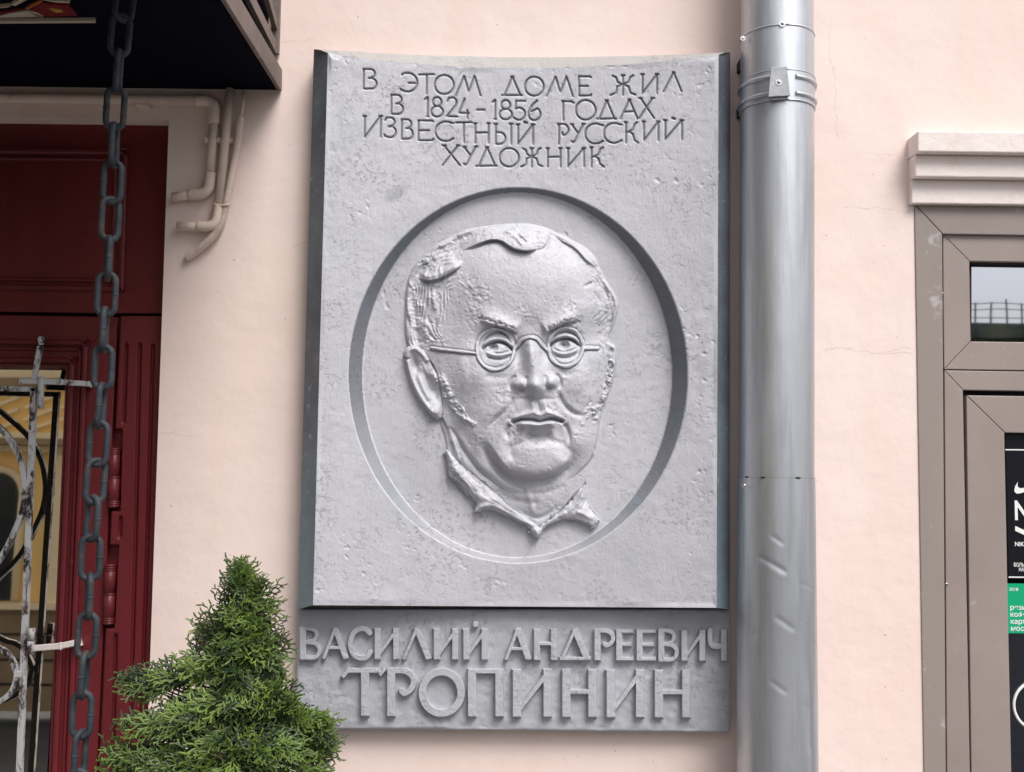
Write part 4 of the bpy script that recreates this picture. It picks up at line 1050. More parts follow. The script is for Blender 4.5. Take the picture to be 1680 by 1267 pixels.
text("БОЛЬШЕ", 8.2, 1663.2, 929.5, yq, M['white'], bp, "small_lettering", .74, 'LEFT', .02)
text("НА", 8.2, 1671.5, 937.3, yq, M['white'], bp, "small_lettering", .74, 'LEFT', .02)
gp = thing("poster", tuple(P(1700, 1000, GYs)), "green printed sheet with white Russian words below the black poster", "poster", "printed sheets on the shop glass")
MB().px([(1652.6, 957.5), (1764, 958.5), (1766, 1040), (1654.2, 1039)], GYs-.001, GYs).build("sheet", M['green'], gp)
text("2018", 7.2, 1655.4, 969.4, yq, M['white'], gp, "small_lettering", 1.05, 'LEFT', .01)
for s, y in (("резиде", 1000.6), ("кофе", 1012), ("карти", 1023.6), ("моско", 1035)):
    text(s, 11.4, 1656.8+(y-1000)*.03, y, yq, M['white'], gp, "lettering", 1.02, 'LEFT', .014)
rg = MB(); c = P(1702, 1158, GYs-.003); rr = 38.0*(DIST+GYs)/FPX
rg.tube([(c.x+rr*math.cos(a), c.y, c.z+rr*math.sin(a)) for a in np.linspace(0, 2*math.pi, 49)[:-1]], .0036, 10, True, up=(0, 1, 0))  # pale ring laid against the glass
tag(rg.build("pale_ring", M['white'], origin=tuple(c)), "thin pale ring on the dark shop glass near the bottom right corner", "ring_shape")

# ============================ dark red entrance door on the left ============================
door = thing("entrance_door", (DX0+.9, .06, 0), "dark red panelled wooden door with fluted frame and glazed leaf behind the chain", "door")
YD = .05
LX = -620                                                        # far left side, outside the picture
pil = line_x(268, 519, 243.5, 1180)
mb = MB()                                                        # fixed transom panel
mb.px([(LX, 183), (278.5, 196.5), (270, 515), (LX, 503)], YD, .10, .002); mb.build("transom_panel", M['red'], door)
def mould(mb, pts, w, Y, h):
    for a, b in zip(pts[:-1], pts[1:]):
        A = P(a[0], a[1], Y); B = P(b[0], b[1], Y); d = (B-A).normalized()*w*.5
        mb.bar(A-d, B+d, w, h, bev=min(w, h)*.3)
mb = MB()
mould(mb, [(LX, 242), (206, 250), (199, 474), (LX, 462)], .014, YD-.003, .018); mould(mb, [(LX, 254), (190, 262), (184, 461), (LX, 449)], .010, YD-.001, .012)
mb.build("panel_moulding", M['red'], door)
# fluted post: front face with cut-back places at the hinges and carved flutes
NXp, NYp = 90, 700
yy = np.linspace(519, GY-20, NYp)[:, None]; uu2 = np.linspace(0, 1, NXp)[None]
xr = pil(yy)+0*uu2
xl0 = 197.5+(161-197.5)*(yy-519)/(1267-519)
xx = xl0+(xr-xl0)*uu2
dep = np.zeros(xx.shape)
def pxpt(f, y): return f
for pts in ([(207.7, 566), (203, 692)], [(229.5, 566), (222, 900), (212, 1267), (202, 1600)], [(251, 568), (241.5, 900), (229.5, 1267), (219, 1600)], [(198, 850), (196.4, 880)], [(190, 1043), (184.5, 1267), (174, 1600)]):
    d, s, t_ = path_field(xx, yy+0*uu2, np.array(pts, float))
    dep = np.maximum(dep, .010*np.clip(1.25-d/3.3, 0, 1))
ycut = sstep(703, 707, yy)*(1-sstep(836, 840, yy))+sstep(893, 897, yy)*(1-sstep(1028, 1032, yy))
xc = np.where(yy < 860, 201.5-(yy-703)*.03, 195.5-(yy-893)*.055)
dep = np.maximum(dep, .030*ycut*(xx < xc))
dep = dep+.012*(1-sstep(0, .035, uu2))*(1-ycut)
post = put("fluted_post", grid_mesh("fluted_post", W(xx, yy+0*uu2, YD-.012+dep), None), M['red'], door)
MB().px([(197, 516.5), (270.5, 518.5), (pil(GY-20)+1.5, GY-20), (161-36.5*.9, GY-20)], YD+.022, .10).build("post_core", M['gap'], door)
# hinges
for (xa, ya, xb, yb) in ((187.2, 735, 186.3, 833), (181, 925.5, 178.2, 1024.5)):
    h = MB(); A = P(xa, ya, YD-.006); B = P(xb, yb, YD-.006); r = .0145
    L = [(0, .7), (.012, 1), (.035, 1.0), (.04, .86), (.05, 1), (.075, 1), (.08, .86), (.09, 1), (.11, 1), (.118, .86), (.125, .97), (.47, .97), (.475, .80), (.485, .97), (.505, .97), (.515, .8), (.525, .97), (.875, .97), (.882, .86), (.89, 1), (.91, 1), (.92, .86), (.925, 1), (.95, 1), (.96, .86), (.965, 1), (.988, 1), (1, .7)]
    h.tube([A+(B-A)*t for t, _ in L], [r*q for _, q in L], 20); h.build("hinge", M['red'], door)
# door leaf
lr = line_x(192.5, 519, 158.5, 1267); lg = line_x(109.5, 603, 81.5, 1267); lm = line_x(141, 563, 113.5, 1267); li = line_x(117, 598, 88.5, 1267)
leaf = MB()
leaf.px([(lg(603)-1, 603), (lr(520), 520.5), (lr(GY-30), GY-30), (lg(GY-30), GY-30)], YD, .085, .0025)
leaf.px([(LX, 506), (lr(520), 520), (lg(603), 602.5), (LX, 588)], YD+.0003, .085, .0025)
leaf_o = leaf.build("door_leaf", M['red'], door)
mb = MB()
mould(mb, [(LX, 551), (lm(563), 563), (lm(GY-60), GY-60)], .013, YD-.004, .018)
mould(mb, [(LX, 563), (lm(563)-9, 574), (lm(GY-60)-9, GY-60)], .008, YD-.002, .010)
mould(mb, [(LX, 582), (li(598)+2, 592), (li(GY-60)+2, GY-60)], .013, YD-.003, .016)
mould(mb, [(LX, 591), (li(598)-5, 600), (li(GY-60)-5, GY-60)], .008, YD+.004, .012)
mb.build("glazing_moulding", M['red'], leaf_o)
# glass pane, leaning very slightly
GYd = .088
ga = P(lg(596)+6, 596, GYd); gb = P(lg(GY-90)+6, GY-90, GYd); gz0, gz1 = ga.z, gb.z
TILT = R(DOOR_TILT)
pane = MB(); gxl = DX0+.12
pane.add([(gxl, GYd+(gz0-gz0)*0, gz0), (ga.x, GYd, gz0), (gb.x, GYd-math.tan(TILT)*(gz0-gz1), gz1), (gxl, GYd-math.tan(TILT)*(gz0-gz1), gz1)], [[0, 3, 2, 1]])
pane.build("glass_pane", M['dglass'], leaf_o)
MB().box((DX0, YD+.001, 0), (DX0+.16, .1, 2.2)).build("far_stile", M['red'], leaf_o)
MB().box((DX0-.02, .115, .001), (dT.x+.05, .16, dT.z+.05)).build("leak_backing", M['gap'], door)  # added dark backing, keeps sky light from leaking through the door gaps

# ============================ wrought iron grille ============================
YG = .020
gr = thing("iron_grille", tuple(P(40, 1267, YG)), "scrolled iron grille with flaking white paint in front of the door glass", "grille")
mainx = line_x(55.5, 640, 32, 1267)
def pbar(mb, pts, w, h, Y=YG):
    for a, b_ in zip(pts[:-1], pts[1:]): mb.bar(P(a[0], a[1], Y), P(b_[0], b_[1], Y), w, h, bev=w*.12)
mb = MB(); pbar(mb, [(56, 636), (mainx(GY-120), GY-120)], .0145, .014); mb.build("upright", M['flaky'], gr)
mb = MB(); pbar(mb, [(-560, 627), (60.5, 639)], .0125, .014); mb.build("top_rail", M['flaky'], gr)
mb = MB(); pbar(mb, [(-560, GY-130), (mainx(GY-120), GY-120)], .0125, .014); mb.build("bottom_rail", M['flaky'], gr)
def flat_curve(pts, w, h, nm, tw=None):
    p = smooth_path(pts, 8); mb_ = MB(); V = []; k = len(p)
    q = [P(x, y, YG) for x, y in p]
    for i in range(k):
        a = q[max(i-1, 0)]; b_ = q[min(i+1, k-1)]; t_ = (b_-a).normalized(); nrm_ = Vector((-t_.z, 0, t_.x))
        ww = w*.5
        for (sx, sy) in ((-1, -1), (1, -1), (1, 1), (-1, 1)): V.append(q[i]+nrm_*ww*sx+Vector((0, sy*h*.5, 0)))
    F = [[i*4+j, i*4+(j+1) % 4, (i+1)*4+(j+1) % 4, (i+1)*4+j] for i in range(k-1) for j in range(4)]+[[0, 1, 2, 3], [4*k-1, 4*k-2, 4*k-3, 4*k-4]]
    mb_.add(V, F); return mb_.build(nm, M['flaky'], gr)
flat_curve([(-75, 640), (-40, 668), (0, 702), (17, 722), (33, 752), (40.5, 782), (42.5, 806), (39.5, 830), (33, 852), (11, 900), (-10, 930), (-40, 960), (-62, 1000), (-50, 1040), (-20, 1058), (0, 1064), (16, 1077), (27, 1100), (28, 1112), (20, 1134), (0, 1151), (-25, 1160), (-48, 1150), (-55, 1130), (-42, 1112)], .0118, .014, "scroll")
flat_curve([(-75, 640), (-90, 655), (-88, 675), (-70, 680)], .011, .014, "scroll")
mb = MB(); pbar(mb, [(-75, 640), (-75, GY-130)], .012, .014); mb.build("middle_bar", M['flaky'], gr)
for (x, y) in ((43.5, 806), (31, 1106)): MB().bar(P(x-5, y, YG-.002), P(x+9, y, YG-.002), .016, .017, bev=.002).build("weld_collar", M['flaky'], gr)
# hinge straps into the door frame
rb = MB(); pbar(rb, [(33, 625), (100, 627), (150, 630.5)], .0135, .008, YG-.010); rb.bar(P(146, 630.5, YG-.01), P(150, 630.5, YD), .012, .012)
rb.build("hinge_strap", M['flaky'], gr)
rb = MB(); pbar(rb, [(66.5, 568), (62, 590), (56.5, 622)], .013, .010, YG-.012); rb.ball(P(69, 557, YG-.010), .0105, 1, 1, .9); rb.tube([P(67.5, 562, YG-.01), P(68.5, 558, YD+.01)], .007, 10)
rb.tube([P(67.5, 618, YG-.014), P(66.5, 671, YG-.014)], .0075, 12); rb.build("hinge_pin", M['flaky'], gr)
wb = MB(); pbar(wb, [(52, 1064), (100, 1060), (131, 1053)], .0150, .008, YG-.006); wb.bar(P(129, 1054, YG-.004), P(131, 1053, YD), .02, .012); wb.build("hinge_strap", M['cornice'], gr)
wb = MB(); wb.tube([P(52.5, 1031, YG-.008), P(51, 1050, YG-.008)], .0082, 12); wb.tube([P(51, 1051.5, YG-.008), P(50, 1074, YG-.008)], .0088, 12); wb.build("hinge_pin", M['flaky'], gr)

# ============================ canopy over the door ============================
cz = P(459, 148, 0).z; cxr = P(459, 148, 0).x; CF = -1.75
can = thing("door_canopy", (cxr-1.1, 0, cz), "dark metal canopy over the red door with open barred side and stained glass underneath", "canopy")
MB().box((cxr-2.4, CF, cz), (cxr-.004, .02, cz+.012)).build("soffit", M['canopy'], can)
rz = P(465, 116, 0).z-cz
MB().box((cxr-.004, CF, cz-.004), (cxr+.006, -.004, cz+rz), .001).build("side_rail", M['rail'], can)
mb = MB(); xs = cxr-.012
zA = P(459, 92, 0).z
mb.bar((xs, -.02, zA+.012), (xs, CF, zA+.012+.10), .012, .030, up=(0, 0, 1))
mb.bar((xs, -.02, zA+.07), (xs, CF, zA+.07+.62), .012, .022, up=(0, 0, 1))
mb.bar((xs, -.012, zA), (xs, -.012, zA+.75), .02, .014, up=(0, 1, 0))
mb.bar((xs, CF+.015, cz), (xs, CF+.015, zA+.85), .03, .014, up=(0, 1, 0))
mb.build("side_bar", M['rail'], can)
MB().box((xs-.03, CF+.03, cz+.012), (xs-.014, -.03, zA+.75)).build("side_sheet", M['canopy'], can)
MB().box((cxr-2.4, CF-.012, cz-.02), (cxr, CF, cz+.16), .002).build("front_fascia", M['rail'], can)
MB().box((cxr-2.4, CF, zA+.76), (cxr, .02, zA+.80)).build("roof", M['rail'], can)
s_ = MB(); s_.ball(P(446, 75, -.01), .006, .6, 1, 1.3); s_.build("bolt", M['screw'], can)
# stained glass let into the soffit
zs = cz-.004
def stain(pts, mat, name):
    q = [PZ(x, y, zs) for x, y in pts]; m_ = MB(); k = len(q)
    m_.add([tuple(v) for v in q]+[(v.x, v.y, cz+.002) for v in q], [list(range(k)), list(range(k, 2*k))[::-1]]+[[i, k+i, k+(i+1) % k, (i+1) % k] for i in range(k)])
    bm = bmesh.new(); me = bpy.data.meshes.new(name); me.from_pydata(m_.v, [], m_.f); bm.from_mesh(me); bmesh.ops.recalc_face_normals(bm, faces=bm.faces[:]); bm.to_mesh(me); bm.free()
    put(name, me, M[mat], sg)
sg = thing("stained_glass", tuple(PZ(40, 15, zs)), "red and cream stained glass panel set in the canopy underside at the top left", "stained glass")
stain([(-60, 26), (10, 23), (45, 19), (72, 28), (45, 28.5), (-60, 30)], 'sg_cream', "glass_piece")
stain([(45, 19), (60, 20.5), (72, 28), (66, 29)], 'sg_cream', "glass_piece")
stain([(-60, 15), (0, 21), (34, 17), (40, 15.5), (0, 26), (-60, 27)], 'sg_red', "glass_piece")
stain([(41, 15), (52, 9), (66, 2), (70, 3), (60, 9), (47, 16)], 'sg_orange', "glass_piece")
stain([(52, 17), (66, 6), (112, 9), (127, 26), (76, 28)], 'sg_red', "glass_piece")
zs -= .003
stain([(80, 14.5), (98, 17), (104, 20.5), (92, 21.5)], 'sg_gold', "glass_piece")
stain([(70, .5), (110, 3), (115, 5.5), (92, 4.5)], 'sg_cream', "glass_piece")
stain([(18, 9), (36, -2), (48, -2), (25, 10)], 'sg_cream', "glass_piece")
stain([(-60, 14), (-10, 13), (18, 10.5), (10, 13), (-60, 18)], 'sg_cream', "glass_piece")
stain([(-60, 35.5), (156, 34.2), (157, 38), (-60, 39.5)], 'sg_cream', "edge_strip")

# ============================ painted conduits under the canopy ============================
YC = -.016
def conduit(name, pts, r, label, closed=False): 
    t = thing(name, tuple(P(pts[0][0], pts[0][1], YC)), label, "pipe"); return t
def ptube(pts, r, nm, parent, Y=YC, n=14, smooth=False, mat='conduit'):
    pp = smooth_path(pts, 6) if smooth else pts
    return MB().tube([P(x, y, Y) for x, y in pp], r, n).build(nm, M[mat], parent)
c1 = conduit("conduit", [(330, 170)], 0, "thick painted conduit running under the canopy edge and turning down beside the red door")
ptube([(-700, 152), (326, 165)], .0125, "straight_run", c1); ptube([(351, 200), (345.5, 287)], .0112, "down_run", c1)
ptube([(322, 165), (338, 165.5), (347, 169), (351.5, 178), (351, 204)], .0145, "elbow", c1, smooth=True)
ptube([(346, 284), (343, 306), (337, 316), (326, 319), (310, 319.5)], .0140, "elbow", c1, smooth=True); ptube([(312, 319.5), (283, 324)], .0120, "short_run", c1)
c2 = conduit("conduit", [(376, 150)], 0, "straight painted conduit dropping from the canopy corner to a left-turned end")
ptube([(377.5, 146), (359.5, 340)], .0108, "down_run", c2, YC-.004); ptube([(359.8, 337), (356, 360), (350, 369), (340, 372), (324, 371.5)], .0130, "elbow", c2, YC-.003, smooth=True)
ptube([(327, 371.5), (291, 371)], .0112, "short_run", c2, YC-.003)
hz = conduit("corrugated_hose", [(395, 193)], 0, "thin painted corrugated hose curving down and left, rightmost of the wall pipes")
hp = smooth_path([(395, 193), (391, 225), (386.5, 255), (379, 292), (372, 327), (368, 348), (361, 370), (349, 388), (328, 408), (306, 424)], 26)
hq = [P(x, y, YC-.002+.010*max(0, (y-395)/30)) for x, y in hp]
MB().tube(hq, [.0092+.0013*math.sin(i*2.2) for i in range(len(hq))], 12).build("hose", M['conduit'], hz)
ptube([(400.5, 150), (398, 175), (394.6, 196)], .0042, "cable", hz, YC, mat='conduit')
cb = MB(); cb.tube([P(364+9*math.cos(a)*1.35, 334+3.2*math.sin(a), YC-.018*math.sin(a/1)*0-.014*(1 if math.sin(a) > 0 else -.2)) for a in np.linspace(0, 2*math.pi, 18)[:-1]], .0022, 8, True); cb.build("tie", M['conduit'], hz)
for px, py, par in ((350, 231, c1), (371, 231, c2), (235, 171, c1)):
    q = P(px, py, YC); k_ = MB(); k_.bar(q+Vector((-.018, .004, 0)), q+Vector((.018, .004, 0)), .012, .022, bev=.002); k_.build("clip", M['conduit'], par)

# ============================ hanging chain ============================
YK = -.55; kpm = FPX/(DIST+YK)                                    # photo pixels per metre at the chain
chain = thing("hanging_chain", tuple(P(130, 1250, YK)), "heavy dark iron chain hanging from the canopy in front of the red door", "chain")
def link_mesh(seed):
    L, Wd, r = 80/kpm, 38.5/kpm, 5.3/kpm; a = Wd/2-r; h = L/2-r-a; pts = []
    for k_ in range(13): t_ = math.pi*k_/12; pts.append((a*math.cos(t_), 0, h+a*math.sin(t_)))
    for k_ in range(1, 8): pts.append((-a, 0, h-2*h*k_/8))
    for k_ in range(13): t_ = math.pi+math.pi*k_/12; pts.append((a*math.cos(t_), 0, -h+a*math.sin(t_)))
    for k_ in range(1, 8): pts.append((a, 0, -h+2*h*k_/8))
    m_ = MB(); m_.tube(pts, r, 12, True, up=(0, 1, 0))
    m_.tube([(-a, 0, -.0018), (-a, 0, -.0012), (-a, 0, .0012), (-a, 0, .0018)], [r*.98, r*1.12, r*1.12, r*.98], 12)
    me = bpy.data.meshes.new("link"); me.from_pydata(m_.v, [], m_.f); me.polygons.foreach_set("use_smooth", m_.sm); me.materials.append(M['chain']); return me
lme = link_mesh(0)
rs = random.Random(3)
angs = {-1: 70, 0: 38, 1: 205, 2: 100, 3: 10, 4: 95, 5: 8, 6: 222, 7: 118, 8: 190, 9: 102, 10: 182, 11: 96, 12: 5, 13: 220, 14: 145, 15: 198, 16: 118, 17: 184, 18: 97, 19: 190}
base = OFF[chain.name]
CH = [(205, 0), (197, 57), (194, 117), (189, 178), (187, 238), (184, 299), (180.5, 360), (177.5, 424), (174.5, 483), (171, 541), (169, 603), (165.5, 666), (161, 728), (156.5, 790), (151.5, 851), (148.5, 915), (146, 979), (142.5, 1043), (138, 1108), (134, 1173), (131, 1237)]
CH = [(205+8*(k+0)/1.0*1.0, -62*k) for k in (5, 4, 3, 2, 1)]+CH+[(131-4*k, 1237+64*k) for k in range(1, 10)]
for i, (x, y) in enumerate(CH):
    o = bpy.data.objects.new("link", lme); link(o); o.parent = chain
    x0, y0 = CH[max(i-1, 0)]; x1, y1 = CH[min(i+1, len(CH)-1)]
    d = (P(x0, y0, YK)-P(x1, y1, YK)).normalized()
    a = angs.get(i-5, 90*(i % 2)+rs.uniform(-12, 12))
    Rm = Vector((0, 0, 1)).rotation_difference(d).to_matrix() @ Matrix.Rotation(R(a), 3, 'Z')
    o.location = P(x, y, YK)-base; o.rotation_euler = Rm.to_euler()

# ============================ buildings across the street (seen only in the glass) ============================
def opp(name, label, cat): return thing(name, (0, -13.4, 0), label, cat)
yb = thing("opposite_building", (-4, OPP_Y, 0), "ochre building with arched windows and a stone base mirrored in the door glass", "building")
OY = OPP_Y; S_ = OPP_S
def ob(x0, x1, z0, z1, d, mat, nm, bev=0): return MB().box((x0, OY-.5, z0), (x1, OY+d, z1), bev).build(nm, M[mat], yb)
X0o, X1o = -16, -1.2
ob(X0o, X1o, 0, OPP_Z1, 0, 'ochre', "facade")
ob(X0o, X1o, 0, OPP_B, .10, 'rust_stone', "stone_base")
mb = MB()
for k_ in range(1, 4): mb.box((X0o, OY+.101, OPP_B*k_/4-.012), (X1o, OY+.104, OPP_B*k_/4+.012))
mb.build("base_joint", M['dkwin'], yb)
ob(X0o, X1o, OPP_B, OPP_B+.10*S_, .18, 'ochre2', "base_moulding")
ob(X0o, X1o, OPP_C, OPP_C+.10*S_, .16, 'ochre2', "cornice_band"); ob(X0o, X1o, OPP_C+.10*S_, OPP_C+.20*S_, .34, 'rust_stone', "cornice_brown_band"); ob(X0o, X1o, OPP_C+.20*S_, OPP_C+.30*S_, .30, 'ochre2', "cornice_top")  # brown stone band between the pale cornice mouldings
ob(X0o, X1o, OPP_C+1.15*S_, OPP_C+1.3*S_, .12, 'rust_stone', "string_course"); ob(X0o, X1o, OPP_C+1.32*S_, OPP_C+1.7*S_, .05, 'ochre2', "upper_band"); ob(X0o, X1o, OPP_C+1.72*S_, OPP_C+1.78*S_, .14, 'rust_stone', "upper_course")
mb = MB()
k_ = X0o+.3
while k_ < X1o-.4:
    for q in range(3): mb.bar((k_, OY+.03, OPP_C+(.35+.22*q)*S_), (k_+.5*S_, OY+.03, OPP_C+(.55+.22*q)*S_), .05*S_, .06)
    k_ += .62*S_
mb.build("lattice_relief", M['ochre2'], yb)
for i in range(8):
    cx = OPP_AX+OPP_AS*(i-4); w = .42*S_; zb, zt = OPP_B+.12*S_, OPP_C-.75*S_
    arch = [(cx-w, zb), (cx+w, zb)]+[(cx+w*math.cos(a), zt+w*math.sin(a)) for a in np.linspace(0, math.pi, 17)]
    MB().prism(arch, OY+.012, OY+.001).build("arched_window", M['dkwin'], yb)
    pts = [(cx+w*1.08, OY+.03, zb), (cx+w*1.08, OY+.03, zt)]+[(cx+w*1.08*math.cos(a), OY+.03, zt+w*1.08*math.sin(a)) for a in np.linspace(0, math.pi, 17)]+[(cx-w*1.08, OY+.03, zb)]
    MB().tube(pts, .07*S_, 8).build("arch_moulding", M['ochre2'], yb)
    for s in (-1, 1):
        MB().box((cx+s*OPP_AS*.5-.16*S_, OY, OPP_B+.1*S_), (cx+s*OPP_AS*.5+.16*S_, OY+.09, OPP_C)).build("pilaster", M['ochre2'], yb) if (s > 0) else None
# dark mossy building with a roof railing, mirrored in the transom window
db = thing("railed_building", (9, -15, 0), "dark mossy building with an iron railing along its roof mirrored in the transom window", "building")
MB().box((2.0, -18, 0), (26, -15, RB_H-.25)).build("wall", M['olive'], db)
mb = MB()
for k_ in range(6): mb.box((2.0, -15, RB_H-.6-.42*k_), (26, -14.93, RB_H-.55-.42*k_))
mb.build("stone_course", M['dkwin'], db)
MB().box((1.9, -18, RB_H-.25), (26.1, -14.8, RB_H)).build("parapet", M['olive'], db)
mb = MB(); k_ = 2.2
i = 0
while k_ < 25.8:
    mb.box((k_, -14.95, RB_H), (k_+.022, -14.93, RB_H+(.36 if i % 3 else .42))); k_ += .26; i += 1
for q in (.10, .24, .34): mb.box((2.0, -14.95, RB_H+q), (26, -14.935, RB_H+q+.012))
mb.build("roof_railing", M['iron'], db)

# ============================ thuja in a pot ============================
YT = -.46
tq = P(377, 1190, YT)
shrub = thing("thuja_shrub", (tq.x, YT, 0), "bushy green thuja shrub in front of the wall at the foot of the plaque", "shrub")
rs = np.random.RandomState(7)
mb = MB(); px_m = (DIST+YT)/FPX
def tpt(px, py, dy=0.0): return P(px, py, YT+dy)
mb.tube([(tq.x, YT, .42), (tq.x+.004, YT, .75), tpt(377, 1267), tpt(377, 1200), tpt(380, 1120), tpt(386, 1020), tpt(393, 940)], [.034, .030, .026, .0235, .015, .007, .003], 14)
mb.build("trunk", M['bark'], shrub)
pm = MB(); prof = [(.0, .0), (.17, 0), (.175, .02), (.21, .40), (.225, .42), (.225, .46), (.20, .46), (.195, .42), (.0, .42)]
V = []; F = []; n = 32
for i, (r, z) in enumerate(prof):
    for k_ in range(n): a = 2*math.pi*k_/n; V.append((tq.x+max(r, .001)*math.cos(a), YT+max(r, .001)*math.sin(a), z))
for i in range(len(prof)-1):
    for k_ in range(n): F.append([i*n+k_, i*n+(k_+1) % n, (i+1)*n+(k_+1) % n, (i+1)*n+k_])
pm.add(V, F, False); pm.build("pot", M['pot'], shrub)

def spray(seed, L):
    """one flat fan of scale leaves: list of (a, b, half width, tip value)"""
    r = random.Random(seed); segs = []
    def grow(p, ang, ln, lvl, z):
        stp = .0098 if lvl == 0 else .0082
        k = max(2, int(ln/stp)) if lvl < 2 else 2; side = r.choice([-1, 1]); a = ang; q = p; zz = z
        if lvl == 2: stp = ln/2
        for i in range(k):
            a += r.uniform(-.06, .06)
            zz += r.uniform(-.0008, .0008)
            q2 = (q[0]+stp*math.cos(a), q[1]+stp*math.sin(a)); f = (i+1)/k
            hw = (.0012 if lvl == 0 else .0018 if lvl == 1 else .0022)*(1.0 if i < k-1 else .8)
            tipv = (.12 if lvl == 0 else .32 if lvl == 1 else .50)+.42*f*(1 if lvl else .7)
            segs.append(((q[0], q[1], zz), (q2[0], q2[1], zz), hw, tipv))
            q = q2
            if lvl < 2:
                rest = ln*(1-f)
                sub = (rest*.58+.014)*r.uniform(.7, 1.1) if lvl == 0 else r.uniform(.007, .0125)
                if r.random() < .93: grow(q, a+side*r.uniform(.5, .75), sub, lvl+1, zz)
                side = -side
        return
    grow((0, 0), 0, L, 0, 0)
    return segs
protos = []
for sd in range(9):
    L = [.06, .075, .09, .11][sd % 4]; sg_ = spray(sd+3, L)
    V = []; C = []; Fq = []
    for (a, b, hw, tv) in sg_:
        dx, dy = b[0]-a[0], b[1]-a[1]; l = math.hypot(dx, dy) or 1; nx, ny = -dy/l*hw, dx/l*hw
        i = len(V)
        ex = (dx/l*hw*.6, dy/l*hw*.6)
        V += [(a[0]+nx*.75, a[1]+ny*.75, a[2]), (a[0], a[1], a[2]+hw*.8), (a[0]-nx*.75, a[1]-ny*.75, a[2]), (b[0]+ex[0]+nx, b[1]+ex[1]+ny, b[2]), (b[0]+ex[0], b[1]+ex[1], b[2]+hw*.8), (b[0]+ex[0]-nx, b[1]+ex[1]-ny, b[2])]
        C += [tv]*6; Fq += [(i, i+1, i+4, i+3), (i+1, i+2, i+5, i+4)]
    V = np.array(V); V[:, 2] -= (V[:, 0]**2)*rs.uniform(.2, 1.6)+np.abs(V[:, 1])**2*rs.uniform(1, 4)
    protos.append((V, np.array(C), np.array(Fq), L))
AV, AC, AF = [], [], []; off = 0; tw = MB()
def lay(tip, dirv, nrm, tone, light, k=None, scale=1.0):
    """place one fan so that its end is at tip, growing along dirv"""
    global off
    V, C, Fq, L = protos[rs.randint(len(protos)) if k is None else k]
    d = np.array(dirv, float); d /= np.linalg.norm(d); n_ = np.array(nrm, float); n_ -= d*n_.dot(d); n_ /= np.linalg.norm(n_); s = np.cross(n_, d)
    bse = np.array(tip)-d*L*scale
    w = bse+(V[:, :1]*d+V[:, 1:2]*s+V[:, 2:3]*n_)*scale
    AV.append(w); AF.append(Fq+off); off += len(V)
    c = np.zeros((len(V), 4)); c[:, 0] = np.clip(C+light, 0, 1); c[:, 1] = tone; c[:, 2] = np.clip(.5-C*2.2, 0, 1) if rs.rand() > .045 else .75; c[:, 3] = 1; AC.append(c)
    return bse
def to3(px, py, dy): return np.array(tpt(px, py, dy))
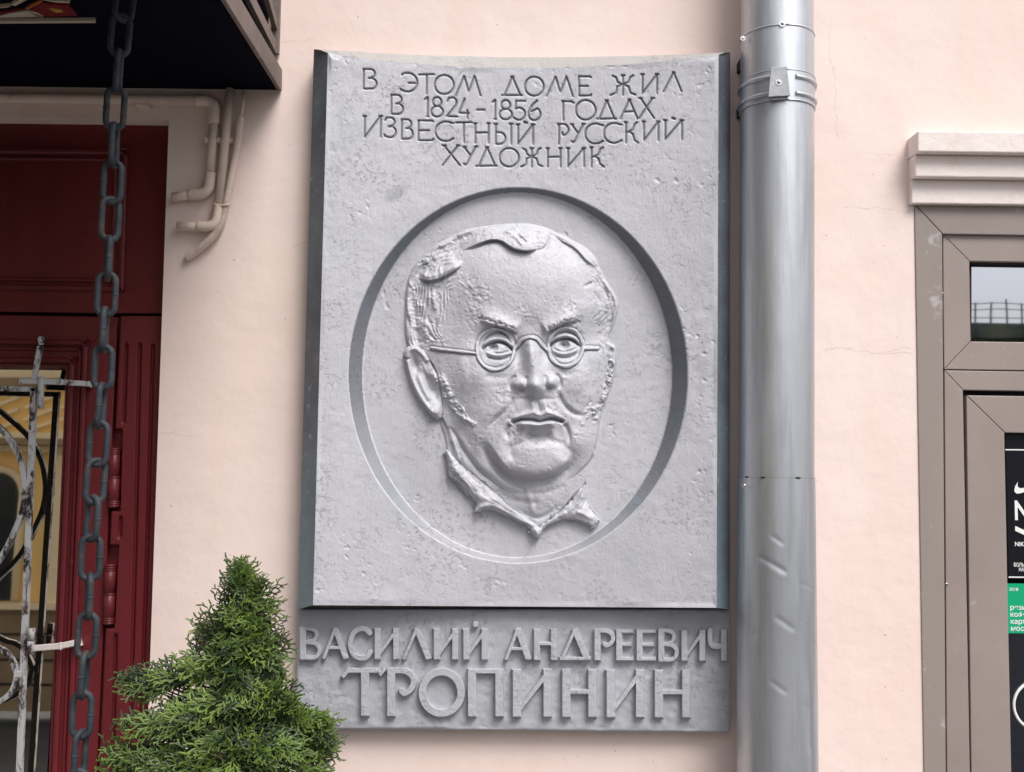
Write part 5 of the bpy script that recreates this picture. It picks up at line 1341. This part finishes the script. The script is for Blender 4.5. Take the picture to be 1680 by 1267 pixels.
# crown lumps: centre px, py, radius px x / y, depth centre, depth radius, count, direction bias (x, up)
LUMPS = [(392, 928, 13, 14, 0, .015, 10, -.1, 1.4), (405, 932, 16, 12, 0, .015, 8, .3, 1.2), (318, 1150, 40, 20, -.03, .03, 16, -.8, 0), (420, 1150, 50, 30, -.06, .03, 26, .1, -.5), (470, 1140, 22, 24, 0, .03, 10, .5, .5), (398, 958, 34, 34, 0, .035, 30, .0, .9), (432, 975, 30, 28, 0, .03, 20, .55, .4), (378, 985, 30, 34, 0, .035, 22, -.5, .5), (405, 1015, 46, 44, -.01, .05, 52, .1, .15),
 (448, 1005, 22, 26, .0, .03, 14, .8, .1), (352, 1035, 38, 42, 0, .045, 26, -.7, .45), (325, 1025, 18, 26, .01, .02, 8, -.7, .6), (405, 1070, 58, 48, -.03, .055, 62, .1, -.35), (458, 1075, 26, 40, 0, .04, 24, .8, .05),
 (340, 1080, 44, 34, .0, .05, 22, -.75, .25), (290, 1098, 46, 24, -.01, .04, 22, -.95, .05), (228, 1112, 34, 20, -.02, .03, 24, -1, .1), (212, 1128, 20, 14, -.02, .02, 10, -1, -.1),
 (400, 1120, 55, 34, -.05, .05, 30, .1, -.5), (455, 1130, 24, 34, .0, .03, 13, .35, .8), (345, 1150, 48, 30, -.05, .05, 24, -.6, .0),
 (300, 1180, 60, 30, -.04, .06, 34, -.85, -.05), (235, 1200, 48, 28, -.03, .05, 36, -.95, -.1), (330, 1225, 70, 36, -.06, .07, 52, -.5, -.15), (188, 1245, 32, 20, -.02, .04, 26, -1, -.2), (260, 1255, 60, 30, -.05, .06, 40, -.8, -.25),
 (445, 1175, 40, 30, -.05, .05, 26, .5, .1), (490, 1180, 42, 28, -.03, .05, 34, .8, .15), (532, 1200, 30, 26, -.02, .045, 30, .95, -.15), (455, 1225, 60, 34, -.07, .06, 46, .5, -.2), (520, 1245, 38, 26, -.02, .05, 24, .9, -.35), (390, 1255, 90, 34, -.09, .07, 60, .0, -.3),
 (300, 1290, 120, 40, -.06, .09, 60, -.4, -.3), (470, 1295, 90, 40, -.05, .09, 50, .5, -.4), (380, 1370, 200, 70, -.03, .13, 120, .0, -.4), (380, 1480, 210, 70, 0, .15, 120, .0, -.5)]
for (cx, cy, rx, ry, dy, rd, cnt, bx, bz) in LUMPS:
    for _ in range(int(cnt*.74)):
        v = rs.normal(0, 1, 3); v /= np.linalg.norm(v); rad = rs.uniform(.55, 1.0)**.5
        px, py, yy_ = cx+v[0]*rx*rad, cy-v[2]*ry*rad, dy+v[1]*rd*rad
        if yy_ > .22: continue
        tip = to3(px, py, yy_)
        d = np.array([v[0]*.7+bx*1.2+(px-377)/260, v[1]*.8-.12, v[2]*.5+bz+.15])+rs.normal(0, .26, 3)
        nr = np.array([rs.normal(0, .45), -1.0+rs.normal(0, .45), .55+rs.normal(0, .45)])
        front = -v[1]
        sc = rs.uniform(.62, 1.0) if cy < 1010 else rs.uniform(.75, 1.1)
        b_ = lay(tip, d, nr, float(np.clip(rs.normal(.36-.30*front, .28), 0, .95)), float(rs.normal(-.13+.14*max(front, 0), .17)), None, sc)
        if rs.rand() < .30 and py < 1300:
            tz = min(max(b_[2]-.03, 1.05), tq.z+.26); root = np.array([tq.x+(b_[0]-tq.x)*.12, YT+(b_[1]-YT)*.12, tz]); mid = (root*.45+b_*.55)+np.array([0, 0, -.012])
            tw.tube([root, mid, b_+(np.array(tip)-b_)*.15], [.0026, .0019, .0011], 5)
tw.build("twig", M['bark'], shrub)
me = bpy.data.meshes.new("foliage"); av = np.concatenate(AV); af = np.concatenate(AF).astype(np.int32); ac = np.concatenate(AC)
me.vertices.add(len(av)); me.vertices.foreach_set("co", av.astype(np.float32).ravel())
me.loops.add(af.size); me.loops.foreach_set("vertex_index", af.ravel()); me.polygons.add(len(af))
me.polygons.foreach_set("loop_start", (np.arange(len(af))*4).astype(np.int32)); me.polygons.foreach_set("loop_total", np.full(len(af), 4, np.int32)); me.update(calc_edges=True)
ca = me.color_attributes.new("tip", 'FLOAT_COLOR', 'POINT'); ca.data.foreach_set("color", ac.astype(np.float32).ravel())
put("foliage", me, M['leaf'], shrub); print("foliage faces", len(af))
